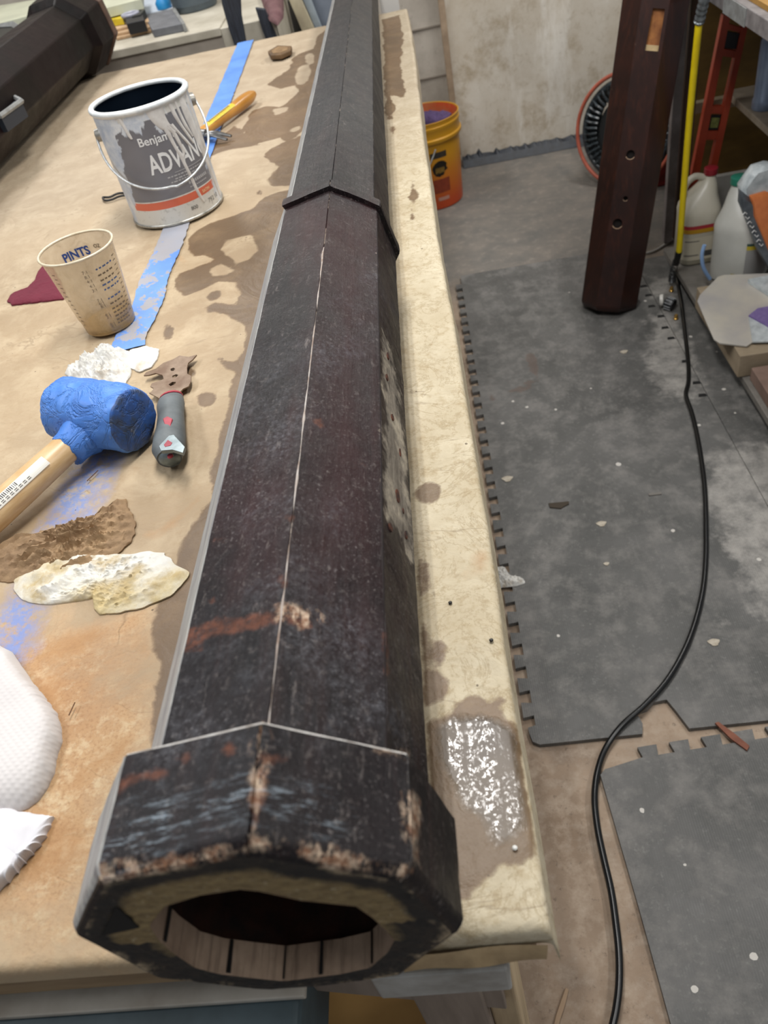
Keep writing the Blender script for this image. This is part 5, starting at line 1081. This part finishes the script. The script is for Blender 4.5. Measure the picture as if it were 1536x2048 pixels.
vb_ = yq([(1422, 231), (1448, 231), (1440, 260), (1416, 260)], 'vial_block', mat('level_black'), 2.857, .012)
yq([(1424, 236), (1440, 236), (1435, 256), (1420, 256)], 'vial', mat('vial_green', '#8f9650', '#6e7440', sc=80, rough=.2), 2.853, .006, vb_)

# jugs
def jug(c, sz, h, capc, name, label, tint, ang, lab):
    j = thing('plastic_jug', label, 'jug', c, 'white jugs on the low shelf'); cx_, cy_, cz_ = c; rings = []; ca_, sa_ = math.cos(ang), math.sin(ang)
    def ringj(r, z, dx=0., rnd=.35, ry=None):
        out = []
        for q in range(40):
            t = 2*PI*q/40; cxn, sxn = math.cos(t), math.sin(t); e_ = 4 if rnd < .5 else 2
            rr = 1/((abs(cxn)**e_+abs(sxn)**e_)**(1/e_)); x, y = r*rr*cxn+dx, (ry or r)*rr*sxn
            out.append((cx_+x*ca_-y*sa_, cy_+x*sa_+y*ca_, cz_+z))
        return out
    prof = [(sz*.9, 0, 0, .3), (sz, .006, 0, .3), (sz, h*.5, 0, .3), (sz*1.02, h*.56, 0, .3), (sz*.97, h*.62, 0, .4), (sz*.78, h*.74, sz*.1, .6), (sz*.5, h*.84, sz*.3, .9), (sz*.3, h*.9, sz*.42, .9), (sz*.27, h*.94, sz*.44, .9)]
    jb_ = obj('jug_body', MB().loft([ringj(r, z, dx, rn) for r, z, dx, rn in prof]), mat('jug_'+name, *tint, sc=6, rough=.35), j, smooth=.9)
    obj('cap', MB().loft([ringj(sz*.33, h*.93, sz*.44, .9), ringj(sz*.34, h*.935, sz*.44, .9), ringj(sz*.34, h*.995, sz*.44, .9), ringj(sz*.3, h, sz*.44, .9)]), mat('cap_'+name, capc, rough=.4), j, smooth=.6)
    hp_ = [(sz*.16, h*.9), (-sz*.35, h*.93), (-sz*.78, h*.86), (-sz*.85, h*.74), (-sz*.8, h*.6)]; pts = smooth_path([(cx_+x*ca_, cy_+x*sa_, cz_+z) for x, z in hp_], 6)
    obj('handle', MB().tube(pts, sz*.17, 12), mat('jug_'+name), j, smooth=1.)
    for a0_, a1_, z0_, z1_, colr, nm in lab:
        mb = MB(); m0 = 16; zs = (z0_, z1_); vs = []
        for z in zs:
            for a in np.linspace(a0_, a1_, m0):
                cxn, sxn = math.cos(a-ang), math.sin(a-ang); rr = (sz+.0012)/((abs(cxn)**4+abs(sxn)**4)**.25); x, y = rr*cxn, rr*sxn; vs.append((cx_+x*ca_-y*sa_, cy_+x*sa_+y*ca_, cz_+z))
        mb.add(vs, [(i, i+1, m0+i+1, m0+i) for i in range(m0-1)]); obj(nm, mb, mat('lab_'+colr, colr, rough=.5), jb_)
    return j
j1 = jug((.865, 2.565, .0605), .062, .30, '#8e1f2b', 'cream', 'white jug with a red cap and a red-yellow banded label beside the yellow hose', ('#cfcabb', '#bfb9a2'), 0., [(rad(215), rad(325), .02, .10, '#c9c2ae', 'label'), (rad(215), rad(325), .128, .140, '#a8323a', 'label_stripe'), (rad(215), rad(325), .114, .128, '#b78a1e', 'label_stripe'), (rad(275), rad(300), .03, .05, '#4a4a4a', 'label_patch'), (rad(225), rad(262), .085, .089, '#77736c', 'label_line'), (rad(225), rad(262), .035, .04, '#77736c', 'label_line')])
j2 = jug((.958, 2.405, .0605), .077, .315, '#2c7d68', 'clear', 'larger cloudy jug with a green cap next to the orange packet', ('#c5c5be', '#b3b3ac'), rad(135), [(rad(258), rad(325), .02, .125, '#8f8e8c', 'label'), (rad(258), rad(325), .125, .138, '#b3a02a', 'label_stripe'), (rad(258), rad(325), .138, .146, '#2c4a44', 'label_stripe'), (rad(232), rad(252), .03, .04, '#b3a45c', 'label_patch')])
pts = smooth_path([tuple(at(px, py, 1, 2.33)) for px, py in ((1409, 490), (1404, 510), (1407, 535), (1420, 558))], 6)
tag(obj('blue_tubing', MB().tube(pts, .006, 8), mat('tubing_blue', '#8fb0dc', rough=.3), smooth=1.), 'light blue curved tubing hanging between the two jugs', 'tube')
# orange packet
pk = thing('sealant_packet', 'orange and grey foil packet with white lettering leaning on the green-capped jug', 'packet', tuple(at(1520, 540, 1, 2.28)))
def band(pa, y0, th, name, m, par=pk):
    P = [at(px, py, 1, y0) for px, py in pa]; c0 = sum(P)/len(P)
    return obj(name, MB().loft([[tuple(c0+(p-c0)*.86) for p in P], [tuple(p+np.array([0, .012, 0])) for p in P], [tuple(p+np.array([0, th, 0])) for p in P], [tuple(c0+(p-c0)*.86+np.array([0, th+.01, 0])) for p in P]]), m, par, smooth=.7)
band([(1503, 356), (1514, 342), (1540, 334), (1590, 340), (1600, 380), (1560, 392), (1528, 387), (1510, 402), (1490, 414), (1486, 380)], 2.26, .05, 'crumpled_top', mat('foil_white', '#c9d0d2', '#a5adb0', sc=40, rough=.3, bump=.5))
band([(1484, 385), (1502, 398), (1545, 500), (1562, 560), (1542, 545), (1516, 500), (1494, 440), (1482, 410)], 2.245, .03, 'grey_side', mat('foil_grey', '#4f555b', '#666d73', sc=30, rough=.4))
band([(1503, 396), (1534, 387), (1575, 400), (1600, 560), (1560, 560), (1530, 490), (1505, 430)], 2.24, .045, 'orange_front', mat('foil_orange', '#d8814a', '#c87040', sc=30, rough=.35))
for i in range(8):
    px, py = 1490+i*4.6, 428+i*9.; q = at(px, py, 1, 2.237); s_ = .006
    mb = MB().tube([(q[0]-s_, 2.238, q[2]+s_), (q[0]+s_*.3, 2.238, q[2]-s_*.4), (q[0]+s_, 2.238, q[2]+s_*.5)] if i % 2 else [(q[0]-s_, 2.238, q[2]-s_*.3), (q[0], 2.238, q[2]+s_*.8), (q[0]+s_, 2.238, q[2]-s_*.2)], .0014, 5); obj('lettering', mb, mat('white_print'), pk)
# panel, box, sandpaper on the low shelf
tag(obj('cardboard_box', MB().box((.772, 1.845, .062), (.98, 2.24, .132), rot=.0), mat('box_beige', '#a3937c', '#8e7f69', sc=14, rough=.7), bev=.002), 'flat beige cardboard box under the pale plastic board on the low shelf', 'box')
pp = [at(px, py, 2, .142) for px, py in [(1395, 600), (1400, 588), (1436, 552), (1448, 548), (1536, 545), (1600, 560), (1600, 640), (1510, 660), (1506, 682), (1494, 690), (1440, 684), (1428, 676), (1412, 640)]]
tag(obj('plastic_board', MB().loft([[(p[0], p[1], .1345) for p in pp], [(p[0], p[1], .1395) for p in pp]]), mat('board_pale', '#c3bdaf', '#aaa7a6', sc=6, rough=.4), bev=.001), 'pale worn round-cornered plastic board on the beige box', 'board')
p3 = [at(px, py, 2, .146) for px, py in [(1497, 632), (1515, 618), (1545, 612), (1600, 650), (1550, 662), (1530, 650)]]
tag(obj('sanding_sheet', MB().loft([[(p[0], p[1], .1445) for p in p3], [(p[0], p[1], .1485) for p in p3]]), mat('purple_grit2', '#6f5d92', '#7d6b9e', sc=90, rough=.9)), 'purple sanding sheet on the pale plastic board', 'sandpaper')
p3 = [at(px, py, 2, .143) for px, py in [(1497, 634), (1505, 630), (1540, 655), (1590, 660), (1590, 682), (1505, 684)]]
tag(obj('foil_scrap', MB().loft([[(p[0], p[1], .1400) for p in p3], [(p[0], p[1], .1440) for p in p3]]), mat('foil_white')), 'white film scrap under the purple sanding sheet on the shelf', 'scrap')
p3 = [at(px, py, 2, .15) for px, py in [(1496, 560), (1536, 552), (1600, 556), (1600, 620), (1545, 592)]]
tag(obj('white_wrapper', MB().loft([[(p[0], p[1], .1405) for p in p3], [(p[0], p[1], .153) for p in p3]]), mat('foil_white')), 'white folded wrapper at the right edge above the purple sheet', 'wrapper')
tag(obj('plank', MB().box((.80, 1.62, .062), (1.2, 1.83, .100)), mat('pink_plank', '#8c7468', '#786257', sc=12, rough=.7), bev=.002), 'pinkish brown plank end on the low shelf in front of the beige box', 'plank')
# spray can on the middle shelf
sc0 = (1.10, 2.74, .4475); spc = thing('spray_can', 'pale blue-grey can on the middle shelf behind the orange level', 'can', sc0)
obj('can_body', MB().lathe([(.034, 0), (.036, .004), (.036, .03), (.033, .034), (.033, .2), (.03, .208)], sc0, 32), mat('can_bluegrey', '#8f9db3', '#7886a0', sc=12, rough=.3, metal=.3), spc, smooth=.7)
obj('can_cap', MB().lathe([(.028, .208), (.028, .24), (.024, .245)], sc0, 24), mat('cap_dark', '#2a2d30', rough=.5), spc, smooth=.7)
sc1 = (1.22, 2.72, .4475); spc = thing('spray_can', 'dark-topped can at the right edge of the middle shelf', 'can', sc1)
obj('can_body', MB().lathe([(.04, 0), (.041, .004), (.041, .15), (.036, .16)], sc1, 32), mat('can_bluegrey'), spc, smooth=.7)
obj('can_cap', MB().lathe([(.034, .16), (.034, .21), (.03, .215)], sc1, 24), mat('cap_dark'), spc, smooth=.7)
# threaded knob and brass fittings by the post
kx, ky = fl(1338, 612, .02); kb = thing('hose_nozzle', 'black ribbed knob with a white disc lying on the mat by the leaning post', 'nozzle', (kx, ky, .012))
def disc(c, nrm, r, th, n=24):
    c = Vector(c); nrm = Vector(nrm).normalized(); a = nrm.cross(Vector((0, 0, 1))).normalized(); b = nrm.cross(a)
    return MB().loft([[tuple(c+nrm*d_+(a*math.cos(2*PI*j/n)+b*math.sin(2*PI*j/n))*rr) for j in range(n)] for d_, rr in ((0, r*.9), (th*.15, r), (th*.85, r), (th, r*.9))])
p = fl(1320, 603, .03); obj('white_disc', disc((p[0], p[1], .034), (.9, -.3, .15), .019, .012), mat('disc_white', '#d8d6cf', rough=.4), kb, smooth=.6)
q = fl(1340, 607, .03); obj('knob', disc((q[0]-.012, q[1]+.008, .032), (.7, -.7, -.1), .020, .03), mat('knob_black', '#222426', rough=.4), kb, smooth=.5)
for i in range(12):
    a = 2*PI*i/12; nn = Vector((.7, -.7, -.1)).normalized(); aa_ = nn.cross(Vector((0, 0, 1))).normalized(); b_ = nn.cross(aa_); c0 = Vector((q[0]-.012, q[1]+.008, .032))+(aa_*math.cos(a)+b_*math.sin(a))*.0203
    obj('rib', MB().tube([tuple(c0+nn*.004), tuple(c0+nn*.027)], .0013, 5), mat('rib_grey', '#a5a8aa', rough=.4), kb)
for (px, py, lb_) in ((1343, 578, 'small brass fitting above the ribbed knob'), (1352, 634, 'small brass fitting below the ribbed knob')):
    p = fl(px, py, .02); tag(obj('brass_fitting', MB().lathe([(.007, 0), (.008, .004), (.006, .006), (.006, .014), (.004, .017)], (p[0], p[1], .012), 12), mat('brass', '#c9a25a', '#a5803c', sc=60, rough=.3, metal=.8), smooth=.6), lb_, 'fitting')

# ================================================================== behind the far end of the bench
rb0 = thing('rear_bench', 'beige-fronted bench crossing the room behind the far end of the paper-covered bench', 'workbench', (-1.2, 3.3, 0))
bf = mat('beige_front', '#a1988c', '#8c8479', sc=7, rough=.7)
obj('front_board', MB().box((-2.3, 2.955, 0), (-.42, 2.98, .925)), bf, rb0, bev=.002)
obj('top', MB().box((-2.3, 2.945, .925), (-.60, 3.75, .95)), mat('pale_top', '#bdb7a8', '#a59e8e', sc=9, rough=.6), rb0, bev=.003)
obj('stile', MB().box((-.60, 2.95, 0), (-.42, 3.4, .945)), mat('pale_top'), rb0, bev=.002)
z9 = .951
def flat_on(pl, z, th, name, m, label, cat, group=None, bev=.001):
    P = [at(px, py, 2, z+th) for px, py in pl]; return tag(obj(name, MB().loft([[(p[0], p[1], z) for p in P], [(p[0], p[1], z+th) for p in P]]), m, bev=bev), label, cat, group)
SW = mat('pale_strip', '#c3a684', '#a98a68', sc=20, rough=.7, scale=(1, 6, 1))
flat_on([(222, 52), (295, 34), (298, 42), (226, 60)], z9+.016, .008, 'wood_strip', SW, 'pale wood strip, topmost of the stack beside the grey sanding box', 'wood strip', 'strips on the rear bench')
flat_on([(226, 58), (302, 40), (308, 52), (229, 68)], z9+.008, .008, 'wood_strip', SW, 'pale wood strip in the middle of the stack on the rear bench', 'wood strip', 'strips on the rear bench')
flat_on([(228, 66), (306, 50), (310, 58), (232, 76)], z9, .008, 'wood_strip', SW, 'lowest pale wood strip of the stack on the rear bench', 'wood strip', 'strips on the rear bench')
flat_on([(215, 26), (222, 25), (227, 31), (232, 24), (240, 24), (245, 36), (220, 40)], z9+.025, .02, 'tape_measure', mat('yellow_case', '#d9c22e', '#c2a81f', sc=40, rough=.4), 'small yellow tape measure by the end of the dark post', 'tape measure')
bx = at(262, 22, 2, z9+.05); tr = thing('tape_dispenser', 'black box with a silver ring beside the yellow tape measure', 'tape dispenser', (bx[0], bx[1], z9+.025))
P = [at(px, py, 2, z9+.055) for px, py in [(242, 8), (276, 0), (286, 32), (250, 40)]]; obj('case', MB().loft([[(p[0], p[1], z9+.01) for p in P], [(p[0], p[1], z9+.044) for p in P]]), mat('case_black', '#17171a', rough=.5), tr, bev=.002)
p = at(258, 22, 2, z9+.058); obj('ring', MB().tube([(p[0]+.028*math.cos(a), p[1]+.028*math.sin(a), z9+.048) for a in np.linspace(0, 2*PI, 25)[:-1]], .006, 8, closed=True), mat('ring_silver', '#9a9ba8', rough=.35), tr, smooth=1.)
gb = flat_on([(288, 30), (345, 18), (366, 47), (304, 60)], z9, .022, 'grey_case', mat('case_grey', '#6c6e73', '#5a5c61', sc=30, rough=.5), 'dark grey flat case on the rear bench in front of the round grey tub', 'case')
flat_on([(342, 16), (350, 15), (370, 46), (364, 48)], z9, .024, 'metal_strip', mat('frame_silver'), 'light metal strip along the right side of the grey case', 'strip')
flat_on([(285, 0), (345, -10), (352, 14), (290, 28)], z9, .006, 'paper_sheet', mat('paper_bluewhite', '#c3cdd8', '#aeb8c6', sc=10, rough=.7), 'bluish white sheet behind the grey case', 'paper')
p = at(325, 2, 2, z9+.03); tag(obj('blue_puck', MB().lathe([(.028, 0), (.03, .02), (.02, .034)], (p[0], p[1], z9+.007), 20), mat('bright_blue', '#2f8fcf', rough=.4), smooth=.8), 'bright blue round plastic piece at the top edge on the bluish sheet', 'plastic piece')
tb0 = at(393, 16, 2, z9); tub = thing('tub', 'round slate-grey tub on the rear bench beside the black straps', 'tub', (tb0[0], tb0[1], z9))
obj('tub_wall', MB().lathe([(.075, 0), (.079, .005), (.088, .09), (.091, .13), (.088, .131), (.082, .02)], (tb0[0], tb0[1], z9), 40), mat('slate_plastic', '#5a656c', '#4d575e', sc=12, rough=.45), tub, smooth=.7)
# straps hanging over the front
def strap(pl, label, y=2.9):
    P = [at(px, py, 1, y) for px, py in pl]; o = obj('black_strap', MB().loft([[(p[0], y, p[2]) for p in P], [(p[0], y+.012, p[2]) for p in P]]), mat('strap_black', '#20232a', '#343a45', sc=40, rough=.5, scale=(6, 6, .5)), bev=.003); return tag(o, label, 'strap', 'black straps over the rear bench')
strap([(438, -30), (480, -30), (483, 30), (495, 100), (474, 106), (458, 60), (444, 10)], 'wide black strap hanging in front of the rear bench above the blue tape')
strap([(510, 15), (530, 18), (548, 60), (560, 90), (538, 95), (524, 60)], 'narrow navy strap hanging right of the wide black strap')
mb = blob([(at(px, py, 2, 1.0)[0], at(px, py, 2, 1.0)[1]) for px, py in [(512, -40), (560, -45), (560, 0), (546, 18), (528, 5)]], .03, amp=.3, sc=12, seed=61, z0=.953, res=24, rings=10); tag(obj('cloth', mb, mat('maroon_cloth', '#553438', '#6b4c4d', sc=20, rough=.8), smooth=.9), 'dusty maroon cloth at the right end of the rear bench', 'cloth')
# cream machine tops, upper left
mt_ = thing('machine_table', 'cream painted machine table at the top left corner', 'machine table', (-1.7, 3.3, .951))
P = [at(px, py, 2, 1.05) for px, py in [(-60, 62), (0, 46), (125, 14), (110, -8), (-80, -30)]]
P = [np.array([p[0], min(p[1], 3.93), p[2]]) for p in P]; obj('table_plate', MB().loft([[(p[0], p[1], 1.03) for p in P], [(p[0], p[1], 1.05) for p in P]]), mat('cream_enamel', '#c9cbb4', '#b5b7a2', sc=8, rough=.45), mt_, bev=.001)
obj('base', MB().box((-2.2, 3.2, .951), (-1.3, 3.6, 1.03)), mat('machine_dark', '#2c2d2b', rough=.6), mt_)
flat_on([(132, 8), (192, -8), (192, -22), (132, -10)], 1.035, .018, 'cream_rail', mat('cream_rail2', '#c6c1b0', rough=.5), 'narrow cream rail between the machine table and the wooden crate', 'rail')
flat_on([(196, 6), (203, 18), (282, -2), (282, -30), (196, -20)], 1.0, .03, 'crate_panel', mat('cream_enamel'), 'cream panel above the yellow tape measure', 'panel')
tag(obj('panel_support', MB().box((-.93, 3.16, .952), (-.90, 3.24, .999)), mat('machine_dark')), 'dark support under the cream panel on the rear bench', 'support')
p = at(75, 45, 2, .98); tag(obj('white_fitting', MB().lathe([(.03, 0), (.034, .02), (.022, .05), (.022, .06)], (p[0]-.0, p[1], .953), 20), mat('fit_pale', '#a9abb0', rough=.5), smooth=.8), 'pale plastic fitting behind the dark post at upper left', 'fitting')
# leaning boards at the back
def lean(pl, y, th, m, name, label, cat, group=None):
    P = [at(px, py, 1, y) for px, py in pl]; zb = 0.002
    top = P[:2]; bot = [np.array([P[3][0], y-.0, zb]), np.array([P[2][0], y, zb])]; bot = [P[3]+(P[3]-P[0])/max(1e-6, P[0][2]-P[3][2])*(P[3][2]-zb), P[2]+(P[2]-P[1])/max(1e-6, P[1][2]-P[2][2])*(P[2][2]-zb)]
    Q = [P[0]+(P[0]-P[3])*.8, P[1]+(P[1]-P[2])*.8, bot[1], bot[0]]
    return tag(obj(name, MB().loft([[(p[0], y, p[2]) for p in Q], [(p[0], y+th, p[2]) for p in Q]]), m, bev=.001), label, cat, group)
lean([(578, 0), (602, 0), (627, 56), (604, 62)], 3.3, .03, mat('cream_board', '#c3b99c', '#ad a28a'.replace(' ', ''), sc=14, rough=.6), 'leaning_board', 'cream-edged board leaning behind the far end of the bench', 'board', 'boards leaning behind the bench')
lean([(606, 0), (622, 0), (643, 54), (630, 56)], 3.336, .02, mat('pale_blue_board', '#a9b4bb', '#8f9aa3', sc=14, rough=.45), 'leaning_board', 'pale blue-grey board leaning beside the cream-edged one', 'board', 'boards leaning behind the bench')
lean([(622, 0), (670, 0), (685, 50), (643, 54)], 3.365, .02, mat('slate_board', '#7c8490', '#6c7480', sc=14, rough=.45), 'leaning_board', 'slate grey sheet leaning behind the far end of the hollow post', 'board', 'boards leaning behind the bench')
tag(obj('dark_gap_box', MB().box((-.62, 3.45, 0), (-.2, 3.7, .9)), mat('gap_dark', '#4b4741', '#3b3833', sc=10, rough=.8)), 'dark box standing in for the dark gap behind the leaning boards', 'gap box')  # solid box whose dark colour stands in for the shaded gap
P = [at(px, py, 1, 2.735) for px, py in [(754, 25), (797, 10)]]
tag(obj('white_board', MB().box((P[0][0]+.013, 2.735, 0.0), (P[1][0]+.002, 2.76, 1.06)), mat('white_foam', '#d6d4d0', rough=.6)), 'white foam board standing at the far end of the bench right of the post', 'board')
# little screws and shavings on the paper right of the post
for i, (px, py, lb_) in enumerate([(901, 1208, 'black screw hole dot on the paper halfway down the right margin'), (983, 1283, 'dark nail hole near the right margin edge of the paper'), (1030, 1698, 'white crumb at the edge of the wet patch')]):
    x, y = tb(px, py); tag(obj('crumb', MB().lathe([(.0015, 0), (.0018, .0008), (.001, .0016)], (x, y, H+.0012), 8), mat('crumb_dark' if i < 2 else 'crumb_white', '#1c1713' if i < 2 else '#dcdcd8', rough=.6)), lb_, 'crumb')
# clean up helper values
for o in bpy.data.objects:
    if '_w' in o: del o['_w']
